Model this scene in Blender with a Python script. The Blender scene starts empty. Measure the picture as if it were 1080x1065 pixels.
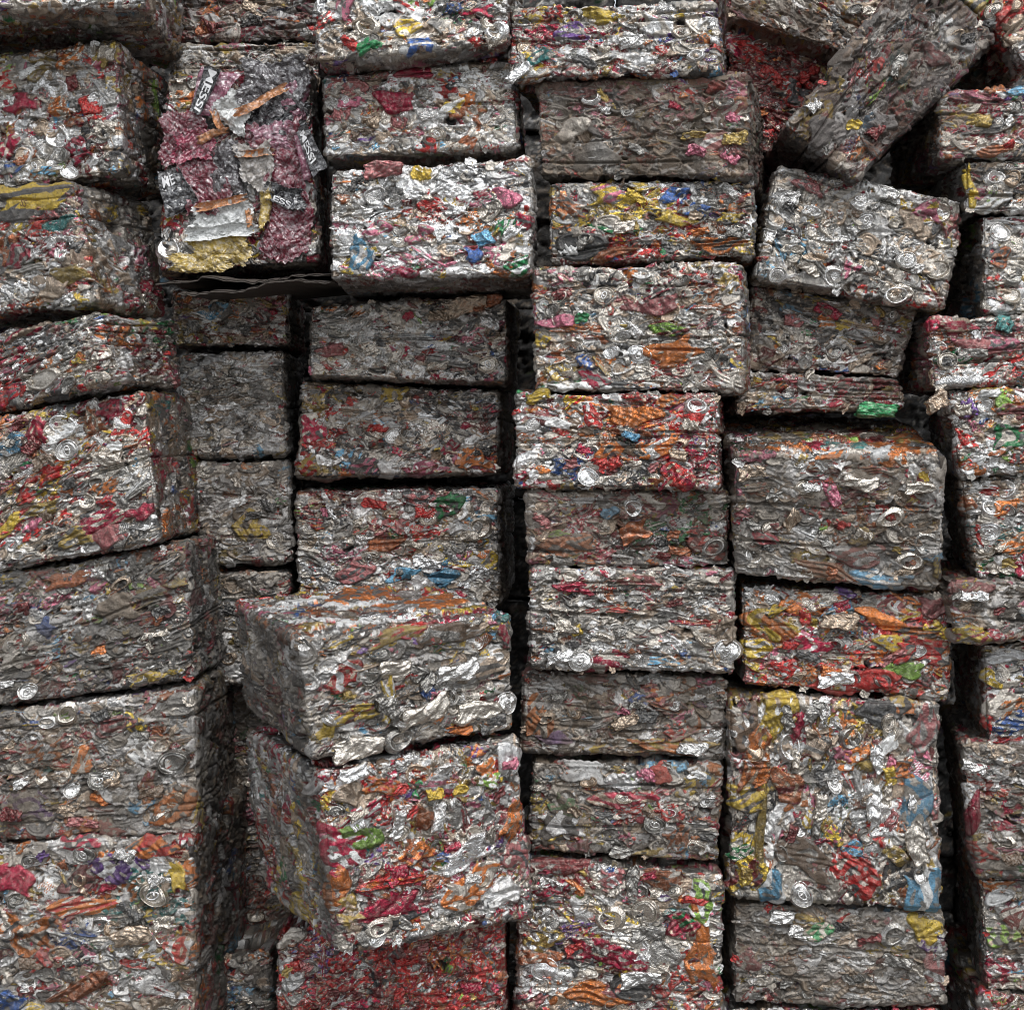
import bpy, math, random
import numpy as np
from mathutils import Vector, Matrix

R = math.radians
PI = math.pi
scene = bpy.context.scene
COL = scene.collection

# ---------------------------------------------------------------- camera model
PW, PH = 1080.0, 1065.0          # photograph size, used to read positions off it
VPX, VPY = 620.0, 470.0          # where the level line of sight meets the picture
FPX = 1400.0                     # focal length in photograph pixels
D = 2.8                          # metres from the camera to the face of the pile
GROUND = -1.375                  # ground height relative to the lens
CAMZ = -GROUND
LAT = 0.00138                     # lattice spacing of the pressed surfaces

def ray(px, py):
    return np.array([(px - VPX) / FPX, 1.0, (VPY - py) / FPX])

def to_px(p):
    return VPX + FPX * p[0] / p[1], VPY - FPX * p[2] / p[1]

# ---------------------------------------------------------------- colours
C = dict(
    silver=(.67, .66, .64), bright=(.84, .84, .83), warm=(.60, .55, .48), tan=(.46, .36, .27), dull=(.30, .29, .27),
    dark=(.09, .09, .09), black=(.018, .018, .020), white=(.78, .78, .76), red=(.46, .036, .034), crimson=(.36, .024, .058),
    maroon=(.17, .032, .034), pink=(.52, .16, .23), rose=(.36, .13, .13), orange=(.60, .19, .05), rust=(.32, .11, .05), yellow=(.58, .41, .06),
    gold=(.38, .27, .08), blue=(.055, .12, .32), sky=(.15, .36, .52), green=(.03, .20, .075), lime=(.24, .40, .08),
    purple=(.15, .075, .25), teal=(.06, .20, .19), brown=(.13, .085, .055))
CN = list(C)
CV = np.array([C[k] for k in CN], np.float32)
METAL = dict(silver=.97, bright=.97, warm=.94, tan=.88, dull=.92, dark=.5, black=.2, white=.25, brown=.2)
MV = np.array([METAL.get(k, .78) for k in CN], np.float32)

BASE = dict(silver=18, bright=4, warm=15, tan=7, dull=15, dark=11, black=4, white=3.5, red=5, crimson=4.2, maroon=4.5, pink=3, rose=4,
            orange=3.6, rust=3.4, yellow=2.6, gold=3.2, blue=.8, sky=.9, green=.8, lime=.6, purple=.5, teal=.4, brown=3)
def pal(mult='', base=1.0):
    w = {k: v for k, v in BASE.items()}
    for part in mult.split():
        k, v = part.split(':')
        if k == 'col':
            for c in w:
                if c not in ('silver', 'bright', 'warm', 'tan', 'dull', 'dark', 'white', 'black', 'brown'):
                    w[c] *= float(v)
        elif k == 'sil':
            for c in ('silver', 'bright', 'warm'):
                w[c] *= float(v)
        else:
            w[k] *= float(v)
    for c in w:
        if c not in METAL:
            w[c] *= 1.45
    a = np.array([w[k] for k in CN], float)
    return a / a.sum()

# ---------------------------------------------------------------- crumpled surface: overlapping crushed cans as a height field
RES = 0.00138
MAR = 0.024

def tri(x):
    return np.abs(np.mod(x, 2.0) - 1.0) - .5                         # pointed wave, period 2, -.5 ... .5

def leaves(A, B, rng, palette, size=.0125, aniso=.5, dens=1.0, tilt=0.0, jitter=.35, extra=(), lid=.10, relief=1.0, res=RES):
    """height, colour index, dirt per texel of a face A x B metres (+ margin): crushed cans overlapping like fallen leaves"""
    nu = int(math.ceil((A + 2 * MAR) / res)) + 1
    nv = int(math.ceil((B + 2 * MAR) / res)) + 1
    H = np.full((nv, nu), -.020, np.float32)
    K = np.full((nv, nu), CN.index('black'), np.int16)
    Dt = np.full((nv, nu), .8, np.float32)
    us = (np.arange(nu, dtype=np.float32) * res - MAR - A / 2)
    vs = (np.arange(nv, dtype=np.float32) * res - MAR - B / 2)
    n = int(dens * 4.0 * A * B / (3.1 * size * size * aniso * 1.15))
    a = np.exp(rng.normal(math.log(size), .58, n)).clip(size * .35, .040)
    b = a * np.clip(rng.normal(aniso, .16, n), .2, 1.0)
    ang = rng.normal(0, jitter, n) + tilt
    cu = rng.uniform(-A / 2 - .004, A / 2 + .004, n)
    cv = rng.uniform(-B / 2 - .004, B / 2 + .004, n)
    base = -.015 * relief * rng.random(n) ** 1.6 + .001
    # like-coloured cans come in clusters
    col = rng.choice(len(CN), n, p=palette)
    nc = max(3, int(A * B / .006))
    sx, sy_ = rng.uniform(-A / 2, A / 2, nc), rng.uniform(-B / 2, B / 2, nc)
    sc_ = rng.choice(len(CN), nc, p=palette)
    near = np.argmin((cu[:, None] - sx[None]) ** 2 + ((cv[:, None] - sy_[None]) / max(.35, aniso)) ** 2, axis=1)
    follow = rng.random(n) < .38
    col = np.where(follow, sc_[near], col)
    typ = rng.random(n)
    kind = np.where(typ < lid, 1, np.where(typ < lid + .20, 2, np.where(typ < lid + .50, 3, 0)))
    big = kind == 1
    a[big] = rng.uniform(.013, .029, big.sum()); b[big] = a[big] * rng.uniform(max(.38, aniso * .7), min(1, aniso + .45), big.sum())
    silv = [CN.index(k) for k in ('silver', 'warm', 'warm', 'dull', 'tan')]
    col[big] = rng.choice(silv, big.sum())
    roll = kind == 2
    a[roll] *= 1.5; b[roll] *= .5
    pieces = [(cu[i], cv[i], a[i], b[i], ang[i], base[i], col[i], kind[i], 0) for i in range(n)]
    pieces += [tuple(e) + (1,) for e in extra]
    plain = {CN.index(k) for k in ('silver', 'bright', 'warm', 'dull', 'tan')}
    alts = [CN.index(k) for k in ('warm', 'dull', 'tan', 'dark', 'white', 'silver')]
    pcol = rng.choice(len(CN), 200, p=palette)
    for (u0, v0, a_, b_, th, h0, k_, kd, ex) in pieces:
        rv = math.sqrt((a_ * math.sin(th)) ** 2 + (b_ * math.cos(th)) ** 2) * 1.25 + .002
        ru = math.sqrt((a_ * math.cos(th)) ** 2 + (b_ * math.sin(th)) ** 2) * 1.25 + .002
        i0 = max(0, int((u0 - ru + A / 2 + MAR) / res)); i1 = min(nu, int((u0 + ru + A / 2 + MAR) / res) + 2)
        j0 = max(0, int((v0 - rv + B / 2 + MAR) / res)); j1 = min(nv, int((v0 + rv + B / 2 + MAR) / res) + 2)
        if i1 - i0 < 2 or j1 - j0 < 2:
            continue
        du = us[i0:i1][None, :] - np.float32(u0)
        dv = vs[j0:j1][:, None] - np.float32(v0)
        c, s = math.cos(th), math.sin(th)
        U = du * c + dv * s
        V = -du * s + dv * c
        p = U / a_; q = V / b_
        r = rng.random(18).astype(np.float32)
        w = .10 if kd == 1 else .24
        w1 = p + w * np.sin(3.1 * q + 6.3 * r[0])
        w2 = q + w * np.sin(3.3 * p + 6.3 * r[1])
        if kd == 3:
            rho = np.maximum(np.abs(w1 + .45 * w2 * (r[2] - .5)), np.abs(w2 + .7 * w1 * (r[3] - .5)))
        else:
            rho = np.sqrt(w1 * w1 + w2 * w2)
        m = rho < 1
        lip = np.minimum(1, (1 - rho) * 7)
        h = h0 + .0022 * lip + .0008 * (1 - rho) + ((.003 if ex else .007) * (r[5] - .5)) * p + ((.004 if ex else .0075) * (r[6] - .60)) * q
        if kd == 1:
            ring = np.exp(-((rho - .84) / .09) ** 2) + (r[7] > .4) * .7 * np.exp(-((rho - .5 - .1 * r[8]) / .09) ** 2)
            bend = tri((w1 * math.cos(6.3 * r[10]) + w2 * math.sin(6.3 * r[10])) * (.9 + .9 * r[11]) + 2 * r[9])
            h = h + .0024 * ring - .0012 * (rho < .8) + .0045 * bend * (.4 + r[13])
        elif kd == 2:
            f = 1.4 + 2.2 * r[7]
            h = h + .0034 * tri(f * (w2 + .35 * np.sin(2.2 * p + 6 * r[8])) + 2 * r[9]) + .0016 * tri(2.3 * p * (1 + r[10]) + q + 2 * r[11])
        else:
            t1 = 6.3 * r[7]; t2 = t1 + .7 + 1.4 * r[8]; t3 = 6.3 * r[9]
            lam = 1 / (.0042 + .0060 * r[10])
            lam *= .75 if ex else 1.0
            amp = .0020 + .0026 * r[11]
            bx = .6 * np.sin(110 * V + 6 * r[12]); by = .6 * np.sin(120 * U + 6 * r[13])
            x1 = (U * math.cos(t1) + V * math.sin(t1)) * lam + bx
            x2 = (U * math.cos(t2) + V * math.sin(t2)) * lam * .75 + by
            x3 = (U * math.cos(t3) + V * math.sin(t3)) * lam * .38 + .5 * bx
            h = h + amp * tri(x1 + 2 * r[14]) * (.55 + .45 * np.sin(3 * q + 6 * r[16])) + amp * tri(x2 + 2 * r[15]) * (.55 + .45 * np.sin(3.4 * p + 2 * q + 6 * r[4])) + amp * (2.0 if ex else 1.7) * tri(x3 + 2 * r[0])
        sub = H[j0:j1, i0:i1]
        win = m & (h > sub)
        if not win.any():
            continue
        sub[win] = h[win]
        kp = np.full(win.shape, k_, np.int16)
        if kd != 1 and ((k_ not in plain and (not ex or r[2] < .8)) or r[2] < .22):
            # printing: stripes, blotches, rows of small marks
            cs, sn = math.cos(6 * r[3]), math.sin(6 * r[3])
            if r[2] < .30:
                st = np.sin(5 * (p * cs + q * sn) + 1.2 * np.sin(3 * q + 5 * r[9]) + 6 * r[4]) > (.2 + .6 * r[5])
            elif r[2] < (.8 if ex else .86):
                st = np.sin(2.6 * p + 1.7 * q * (r[8] - .5) + 2.2 * np.sin(2.7 * q + 6 * r[10]) + 6 * r[4]) * np.sin(3.0 * q + 1.9 * p * (r[11] - .5) + 2 * np.sin(3.1 * p + 6 * r[12]) + 6 * r[9]) > (.22 + .3 * r[5])
            else:
                st = (np.sin(U * (900 + 700 * r[4])) * np.sin(V * 420 + 6 * r[9]) > .15) & (np.abs(V) < b_ * .45) & (np.abs(U) < a_ * .7)
            alt = alts[int(r[17] * 5.99)] if r[1] < .6 else int(pcol[int(r[0] * 199)])
            kp[st] = alt
            if k_ not in plain:
                rub = np.sin(6.5 * p + 3 * q + 2.2 * np.sin(4 * q + 6 * r[0]) + 6 * r[8]) * np.sin(5 * q - 3 * p + 6 * r[7]) > .56
                kp[rub] = alts[int(r[13] * 3.99)]
        K[j0:j1, i0:i1][win] = kp[win]
        Dt[j0:j1, i0:i1][win] = r[12]
    return H, K, Dt, us, vs

def lowfreq(rng, n=5, lo=6, hi=22):
    k = rng.normal(0, 1, (n, 3)); k /= np.linalg.norm(k, axis=1)[:, None]
    k *= rng.uniform(lo, hi, n)[:, None]
    ph = rng.uniform(0, 6.3, n)
    return lambda q: sum(np.sin(q @ k[i] + ph[i]) for i in range(n)) / math.sqrt(n)

# ---------------------------------------------------------------- materials
def new_mat(name):
    m = bpy.data.materials.new(name); m.use_nodes = True
    nt = m.node_tree
    return m, nt, nt.nodes['Principled BSDF']

def bump_chain(nt, bsdf, scale=260, strength=.35, dist=.0012, coord='Object'):
    tc = nt.nodes.new('ShaderNodeTexCoord')
    nz = nt.nodes.new('ShaderNodeTexNoise'); nz.inputs['Scale'].default_value = scale; nz.inputs['Detail'].default_value = 3
    nz.inputs['Distortion'].default_value = 1.2
    nt.links.new(tc.outputs[coord], nz.inputs['Vector'])
    bp = nt.nodes.new('ShaderNodeBump'); bp.inputs['Strength'].default_value = strength; bp.inputs['Distance'].default_value = dist
    nt.links.new(nz.outputs['Fac'], bp.inputs['Height'])
    nt.links.new(bp.outputs['Normal'], bsdf.inputs['Normal'])
    return tc, nz

def ridged(nt, vec, scale, detail=3, dist=.8):
    """thin crease lines: the zero set of a noise field"""
    nz = nt.nodes.new('ShaderNodeTexNoise'); nz.inputs['Scale'].default_value = scale; nz.inputs['Detail'].default_value = detail
    nz.inputs['Distortion'].default_value = dist
    nt.links.new(vec, nz.inputs['Vector'])
    sb = nt.nodes.new('ShaderNodeMath'); sb.operation = 'SUBTRACT'; sb.inputs[1].default_value = .5
    ab = nt.nodes.new('ShaderNodeMath'); ab.operation = 'ABSOLUTE'
    nt.links.new(nz.outputs['Fac'], sb.inputs[0]); nt.links.new(sb.outputs[0], ab.inputs[0])
    return ab.outputs[0]

def worn_glints(nt, vec, col_socket, mask=None, grey=(.44, .41, .36), amount=.42, scale=120):
    """printed colour rubbed through to grey metal in small blotches, and specks of dirt; on film, painted glints"""
    nz = nt.nodes.new('ShaderNodeTexNoise'); nz.inputs['Scale'].default_value = scale; nz.inputs['Detail'].default_value = 5; nz.inputs['Roughness'].default_value = .65
    nt.links.new(vec, nz.inputs['Vector'])
    mr = nt.nodes.new('ShaderNodeMapRange'); mr.inputs['From Min'].default_value = .46; mr.inputs['From Max'].default_value = .66
    mr.inputs['To Max'].default_value = amount
    nt.links.new(nz.outputs['Fac'], mr.inputs['Value'])
    fac = mr.outputs['Result']
    if mask is not None:                                              # dried dirt does not rub through to metal
        mu = nt.nodes.new('ShaderNodeMath'); mu.operation = 'MULTIPLY'
        nt.links.new(fac, mu.inputs[0]); nt.links.new(mask, mu.inputs[1]); fac = mu.outputs[0]
    m1 = nt.nodes.new('ShaderNodeMix'); m1.data_type = 'RGBA'
    nt.links.new(fac, m1.inputs['Factor']); nt.links.new(col_socket, m1.inputs['A']); m1.inputs['B'].default_value = (*grey, 1)
    n2 = nt.nodes.new('ShaderNodeTexNoise'); n2.inputs['Scale'].default_value = scale * 1.6; n2.inputs['Detail'].default_value = 4
    mp = nt.nodes.new('ShaderNodeVectorMath'); mp.operation = 'ADD'; mp.inputs[1].default_value = (3.1, 7.7, 1.3)
    nt.links.new(vec, mp.inputs[0]); nt.links.new(mp.outputs[0], n2.inputs['Vector'])
    m2r = nt.nodes.new('ShaderNodeMapRange'); m2r.inputs['From Min'].default_value = .52; m2r.inputs['From Max'].default_value = .72; m2r.inputs['To Max'].default_value = .6
    nt.links.new(n2.outputs['Fac'], m2r.inputs['Value'])
    m2 = nt.nodes.new('ShaderNodeMix'); m2.data_type = 'RGBA'
    nt.links.new(m2r.outputs['Result'], m2.inputs['Factor']); nt.links.new(m1.outputs['Result'], m2.inputs['A']); m2.inputs['B'].default_value = (.055, .046, .038, 1)
    return m2.outputs['Result']

def crinkle(nt, b, scale=165, strength=.8, dist=.006):
    tc = nt.nodes.new('ShaderNodeTexCoord')
    h = ridged(nt, tc.outputs['Object'], scale)
    bp = nt.nodes.new('ShaderNodeBump'); bp.inputs['Strength'].default_value = strength; bp.inputs['Distance'].default_value = dist
    nt.links.new(h, bp.inputs['Height']); nt.links.new(bp.outputs['Normal'], b.inputs['Normal'])
    return tc

def pressed_material():
    m, nt, b = new_mat('pressed_cans')
    at = nt.nodes.new('ShaderNodeAttribute'); at.attribute_name = 'can_colour'
    rg = nt.nodes.new('ShaderNodeAttribute'); rg.attribute_name = 'can_rough'
    tc = crinkle(nt, b)
    nt.links.new(worn_glints(nt, tc.outputs['Object'], at.outputs['Color'], at.outputs['Alpha']), b.inputs['Base Color'])
    nt.links.new(at.outputs['Alpha'], b.inputs['Metallic'])
    nt.links.new(rg.outputs['Fac'], b.inputs['Roughness'])
    return m
M_PRESS = pressed_material()

def part_material(name, colname):
    m, nt, b = new_mat('can_metal_' + name)
    tc = crinkle(nt, b, 170, .7, .004)
    rgb = nt.nodes.new('ShaderNodeRGB'); rgb.outputs[0].default_value = (*C[colname], 1)
    nt.links.new(worn_glints(nt, tc.outputs['Object'], rgb.outputs[0], amount=.5, scale=130), b.inputs['Base Color'])
    b.inputs['Metallic'].default_value = METAL.get(colname, .72)
    b.inputs['Roughness'].default_value = .27
    return m
PM = {k: part_material(k, k) for k in C}

def flat_material(name, col, rough=.5, metal=0.0, coat=0.0, bump=(120, .4, .002), vary=.25):
    m, nt, b = new_mat(name)
    tc, nz = bump_chain(nt, b, *bump)
    n2 = nt.nodes.new('ShaderNodeTexNoise'); n2.inputs['Scale'].default_value = 28; n2.inputs['Detail'].default_value = 5
    nt.links.new(tc.outputs['Object'], n2.inputs['Vector'])
    mx = nt.nodes.new('ShaderNodeMix'); mx.data_type = 'RGBA'
    mx.inputs['A'].default_value = (*[c * (1 - vary) for c in col], 1)
    mx.inputs['B'].default_value = (*[min(1, c * (1 + vary)) for c in col], 1)
    nt.links.new(n2.outputs['Fac'], mx.inputs['Factor'])
    nt.links.new(mx.outputs['Result'], b.inputs['Base Color'])
    b.inputs['Roughness'].default_value = rough; b.inputs['Metallic'].default_value = metal
    b.inputs['Coat Weight'].default_value = coat; b.inputs['Coat Roughness'].default_value = .15
    return m

# ---------------------------------------------------------------- object helpers
def empty(name, loc, label=None, cat=None, group=None):
    o = bpy.data.objects.new(name, None); COL.objects.link(o)
    o.location = loc; o.empty_display_size = .05
    tag(o, label, cat, group)
    return o

def tag(o, label=None, cat=None, group=None, kind=None):
    if label: o['label'] = label
    if cat: o['category'] = cat
    if group: o['group'] = group
    if kind: o['kind'] = kind

def mesh_obj(name, me, parent=None):
    o = bpy.data.objects.new(name, me); COL.objects.link(o)
    if parent: o.parent = parent
    return o

def np_mesh(name, verts, quads, smooth=True):
    me = bpy.data.meshes.new(name)
    nv, nq = len(verts), len(quads)
    me.vertices.add(nv); me.vertices.foreach_set('co', np.ascontiguousarray(verts, np.float32).ravel())
    me.loops.add(nq * 4); me.loops.foreach_set('vertex_index', np.ascontiguousarray(quads, np.int32).ravel())
    me.polygons.add(nq)
    me.polygons.foreach_set('loop_start', np.arange(0, nq * 4, 4, dtype=np.int32))
    me.update(calc_edges=True)
    if smooth:
        me.polygons.foreach_set('use_smooth', np.ones(nq, bool))
    return me

# ---------------------------------------------------------------- the bale
class Frame: pass

def make_frame(quad, f, depth, yaw=0., pitch=0., ground=False):
    """front quad read off the photograph, put on a plane at depth D - f and turned by yaw / pitch; extruded backwards"""
    qc = np.mean(np.array(quad, float), axis=0)
    c = ray(*qc) * (D - f)
    y, p = R(yaw), R(pitch)
    n = np.array([math.sin(y) * math.cos(p), -math.cos(y) * math.cos(p), math.sin(p)])
    P = []
    for q in quad:
        d = ray(*q)
        P.append(d * (np.dot(c, n) / np.dot(d, n)))
    P = np.array(P)                                                  # TL TR BR BL
    if ground:
        for t, b in ((0, 3), (1, 2)):
            e = P[b] - P[t]
            P[b] = P[t] + e * ((GROUND - P[t][2]) / e[2])
    F = Frame(); F.P = P; F.n = n; F.depth = depth
    F.W = .5 * (np.linalg.norm(P[1] - P[0]) + np.linalg.norm(P[2] - P[3]))
    F.H = .5 * (np.linalg.norm(P[3] - P[0]) + np.linalg.norm(P[2] - P[1]))
    F.c = P.mean(axis=0)
    return F

def solve(quad, f, depth, Rx=None, Lx=None, Ty=None, yaw=None, pitch=None, ground=False):
    yw, pt = yaw or 0., pitch or 0.
    def back(y, p, i, j, ax):
        F = make_frame(quad, f, depth, y, p, ground)
        m = .5 * (F.P[i] + F.P[j]) - F.n * depth
        return to_px(m)[ax]
    for _ in range(2):
        if Rx is not None or Lx is not None:
            i, j, t = (1, 2, Rx) if Rx is not None else (0, 3, Lx)
            lo, hi = -40., 40.
            for _ in range(40):
                md = .5 * (lo + hi)
                # turning the normal to the right (+yaw) swings the back edge to the left
                if back(md, pt, i, j, 0) > t: lo = md
                else: hi = md
            yw = .5 * (lo + hi)
        if Ty is not None:
            lo, hi = -30., 30.
            for _ in range(40):
                md = .5 * (lo + hi)
                if back(yw, md, 0, 1, 1) > Ty: hi = md
                else: lo = md
            pt = .5 * (lo + hi)
    return make_frame(quad, f, depth, yw, pt, ground), yw, pt

def lattice_axis(L, step):
    n = max(2, int(round(L / step)))
    return np.linspace(-L / 2, L / 2, n + 1)

def bilinear(F, x, z):
    s = x / F.W + .5; t = z / F.H + .5                                # t up
    P = F.P
    return (P[3] * ((1 - s) * (1 - t))[:, None] + P[2] * (s * (1 - t))[:, None]
            + P[0] * ((1 - s) * t)[:, None] + P[1] * (s * t)[:, None])

def face_point(F, px, py):
    """local (x, z) on the front face for a photograph position"""
    d = ray(px, py)
    p = d * (np.dot(F.c, F.n) / np.dot(d, F.n))
    s, t = .5, .5
    for _ in range(12):
        x = np.array([(s - .5) * F.W]); z = np.array([(t - .5) * F.H])
        e = p - bilinear(F, x, z)[0]
        ds = (bilinear(F, x + .01, z)[0] - bilinear(F, x, z)[0]) / .01
        dt = (bilinear(F, x, z + .01)[0] - bilinear(F, x, z)[0]) / .01
        s += np.dot(e, ds) / np.dot(ds, ds) / F.W
        t += np.dot(e, dt) / np.dot(dt, dt) / F.H
    return (s - .5) * F.W, (t - .5) * F.H

def bale_body(F, rng, palette, vis='', dirt=.3, size=.016, aniso=.5, tilt=0., jitter=.35, lid=.1, spots=(), topspots=(), step=LAT,
              seams=True, relief=1.0, warp=.0036, dirtcol=(.12, .09, .062), sidedirt=0., toppal=None):
    W, H, d = F.W, F.H, F.depth
    xs = lattice_axis(W, step); zs = lattice_axis(H, step)
    sy = (.0035 if vis else .012) * step / LAT
    ys = np.concatenate([np.arange(0, .014, step), np.linspace(.014, d, max(3, int((d - .014) / sy)))])
    nx, nz, ny = len(xs), len(zs), len(ys)
    X, Z, Y = [], [], []
    IDX = {}
    idmap = -np.ones((nx, nz, ny), np.int32)
    idmap[:, :, 0] = 0; idmap[0] = 0; idmap[-1] = 0; idmap[:, 0] = 0; idmap[:, -1] = 0
    # hidden interior of the back stays open lattice-wise: only the five faces carry vertices
    sel = np.argwhere(idmap == 0)
    idmap[sel[:, 0], sel[:, 1], sel[:, 2]] = np.arange(len(sel), dtype=np.int32)
    I, Kk, J = sel[:, 0], sel[:, 1], sel[:, 2]
    x, z, y = xs[I], zs[Kk], ys[J]
    def grid(a):                                                     # a: (m, n) ids -> quads
        return np.stack([a[:-1, :-1], a[1:, :-1], a[1:, 1:], a[:-1, 1:]], -1).reshape(-1, 4)
    quads = np.concatenate([
        grid(idmap[:, :, 0]), grid(idmap[0]), grid(idmap[-1])[:, ::-1],
        grid(idmap[:, -1]), grid(idmap[:, 0])[:, ::-1]])
    onL, onR, onB, onT, onF = I == 0, I == nx - 1, Kk == 0, Kk == nz - 1, J == 0
    h = np.full(len(x), -1., np.float32); ci = np.zeros(len(x), np.int16); dt = np.zeros(len(x), np.float32)
    # -- charts: (name, u, v, A, B, valid, fine?)
    ex = np.where(onR, y, 0) - np.where(onL, y, 0)
    ez = np.where(onT, y, 0) - np.where(onB, y, 0)
    charts = [('F', x + ex, z + ez, W, H, y <= MAR, True)]
    for nm, on, dx, sgn in (('R', onR, W / 2 - x, 1), ('L', onL, W / 2 + x, -1)):
        u = y - d / 2 - np.where(onF & ~on, dx, 0); v = z + np.where(onT & ~on, dx, 0) - np.where(onB & ~on, dx, 0)
        charts.append((nm, u, v, d, H, dx <= MAR, nm in vis))
    for nm, on, dz in (('T', onT, H / 2 - z), ('B', onB, H / 2 + z)):
        v = y - d / 2 - np.where(onF & ~on, dz, 0); u = x + np.where(onR & ~on, dz, 0) - np.where(onL & ~on, dz, 0)
        charts.append((nm, u, v, W, d, dz <= MAR, nm in vis))
    for nm, u, v, A, B, ok, fine in charts:
        ext = []
        if nm == 'F':
            for (px, py, w, hh, a_, cn, kd) in spots:
                lx, lz = face_point(F, px, py)
                sc = np.linalg.norm(F.c) / FPX
                ext.append((lx, lz, w * sc / 2, hh * sc / 2, R(a_), .0062, CN.index(cn), kd))
        if nm == 'T':
            for (fu, fv, w, hh, a_, cn, kd) in topspots:
                ext.append(((fu - .5) * A, (fv - .5) * B, w, hh, R(a_), .006, CN.index(cn), kd))
        if nm == 'F':
            kw = dict(size=size, aniso=aniso, tilt=tilt, jitter=jitter, lid=lid)
        elif nm in 'RL':
            kw = dict(size=size * 1.45, aniso=aniso * 1.1, tilt=tilt, jitter=jitter + .2, lid=lid * .7)
        else:
            kw = dict(size=size * 1.2, aniso=.75, tilt=0, jitter=1.5, lid=lid * .8)
        if not fine:
            kw['size'] = .024; kw['dens'] = .7
        res = RES if step < .004 and fine else .004
        Hh, K, Dd, us, vs = leaves(A, B, rng, toppal if nm == 'T' and toppal is not None else palette, extra=ext, relief=relief, res=res, **kw)
        ii = np.clip(np.round((u + A / 2 + MAR) / res).astype(int), 0, Hh.shape[1] - 1)
        jj = np.clip(np.round((v + B / 2 + MAR) / res).astype(int), 0, Hh.shape[0] - 1)
        fu = np.clip((u + A / 2 + MAR) / res, 0, Hh.shape[1] - 1.001); fv = np.clip((v + B / 2 + MAR) / res, 0, Hh.shape[0] - 1.001)
        i0 = fu.astype(int); j0 = fv.astype(int); au = fu - i0; av = fv - j0
        hv = (Hh[j0, i0] * (1 - au) * (1 - av) + Hh[j0, i0 + 1] * au * (1 - av) + Hh[j0 + 1, i0] * (1 - au) * av + Hh[j0 + 1, i0 + 1] * au * av)
        win = ok & (hv > h)
        h[win] = hv[win]; ci[win] = K[jj, ii][win]; dt[win] = Dd[jj, ii][win]
    h = np.maximum(h, -.020)
    # -- pressed layers: horizontal seams that wander round the block
    if seams:
        q3 = np.stack([x, y * .6, z], 1)
        wav = lowfreq(rng, 4, 10, 40)
        for s in range(rng.integers(2, 5)):
            z0 = rng.uniform(-.42, .42) * H
            dist = np.abs(z - z0 - .006 * wav(q3) - (math.tan(tilt) * x if abs(tilt) < .6 else 0) - rng.normal(0, .02) * x)
            h = h - .007 * np.exp(-(dist / .0022) ** 2) * (.35 + .65 * (np.sin(x * rng.uniform(10, 40) + rng.uniform(0, 6)) > -.3))
    dt2 = np.mod(dt * 7.31, 1.0)
    # -- rounded box and lumps
    rr = min(.006, H * .2)
    q = np.stack([x, y, z], 1)
    cl = np.stack([np.clip(x, -W / 2 + rr, W / 2 - rr), np.maximum(y, rr), np.clip(z, -H / 2 + rr, H / 2 - rr)], 1)
    dv = q - cl
    ln = np.linalg.norm(dv, axis=1)[:, None]
    nrm = dv / np.maximum(ln, 1e-6)
    ad = np.sort(np.abs(dv), axis=1)
    edge_w = (ad[:, 1] / np.maximum(ad[:, 2], 1e-6)).astype(np.float32)
    h = h * (1 - .75 * edge_w)
    lf = lowfreq(rng, 6, 9, 30); lf2 = lowfreq(rng, 6, 40, 110)
    disp = h + warp * lf(q) + .0016 * lf2(q)
    F.hmap = (onF, x, z, disp)
    p = cl + rr * nrm + nrm * disp[:, None]
    world = bilinear(F, p[:, 0], p[:, 2]) - F.n[None, :] * p[:, 1:2]
    # -- colours
    colr = CV[ci].copy(); met = MV[ci].copy()
    dn = lowfreq(rng, 7, 14, 60)(q) * .5 + lowfreq(rng, 7, 60, 220)(q) * .35
    dirt = dirt + sidedirt * (~onF & ~onT) - (.9 * dirt if toppal is not None else 0) * (onT & ~onF)  # sides and underside darkened: occlusion shade painted in, with some grime
    amt = np.clip(dirt * 1.25 + dn * (.12 + .5 * dirt) + (dt - .5) * .55 * (dirt + .25), 0, .94).astype(np.float32)
    amt = np.clip(amt - .12, 0, .94).astype(np.float32)
    dc = np.array(dirtcol, np.float32)[None, :] * np.where(~onF & ~onT & (sidedirt > 0), .38, 1.0).astype(np.float32)[:, None]  # side tone pulled darker still, as painted shade
    colr = colr * (1 - amt[:, None]) + dc * amt[:, None]
    met = met * (1 - .85 * amt)
    colr *= (.50 + .62 * dt2)[:, None]
    rough = np.clip(.21 + .20 * dt + .45 * amt, .2, .95)
    # rear face: a coarse sheet closing the block
    nb = 6
    bx, bz = np.meshgrid(np.linspace(-W / 2, W / 2, nb), np.linspace(-H / 2, H / 2, nb), indexing='ij')
    bw = bilinear(F, bx.ravel(), bz.ravel()) - F.n[None, :] * (d - .004)
    bid = np.arange(nb * nb).reshape(nb, nb) + len(world)
    quads = np.concatenate([quads, grid(bid)[:, ::-1]])
    world = np.concatenate([world, bw])
    colr = np.concatenate([colr, np.tile(np.array([[.04, .036, .03]], np.float32), (nb * nb, 1))])
    met = np.concatenate([met, np.full(nb * nb, .3, np.float32)]); rough = np.concatenate([rough, np.full(nb * nb, .7)])
    me = np_mesh('pressed_cans', world - np.array(F.base), quads)
    at = me.attributes.new('can_colour', 'FLOAT_COLOR', 'POINT')
    at.data.foreach_set('color', np.concatenate([colr, met[:, None]], 1).astype(np.float32).ravel())
    ra = me.attributes.new('can_rough', 'FLOAT', 'POINT')
    ra.data.foreach_set('value', rough.astype(np.float32))
    me.materials.append(M_PRESS)
    return me

# ---------------------------------------------------------------- prototypes for the single cans and can ends that stand out of the faces
prng = np.random.default_rng(77)

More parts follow.
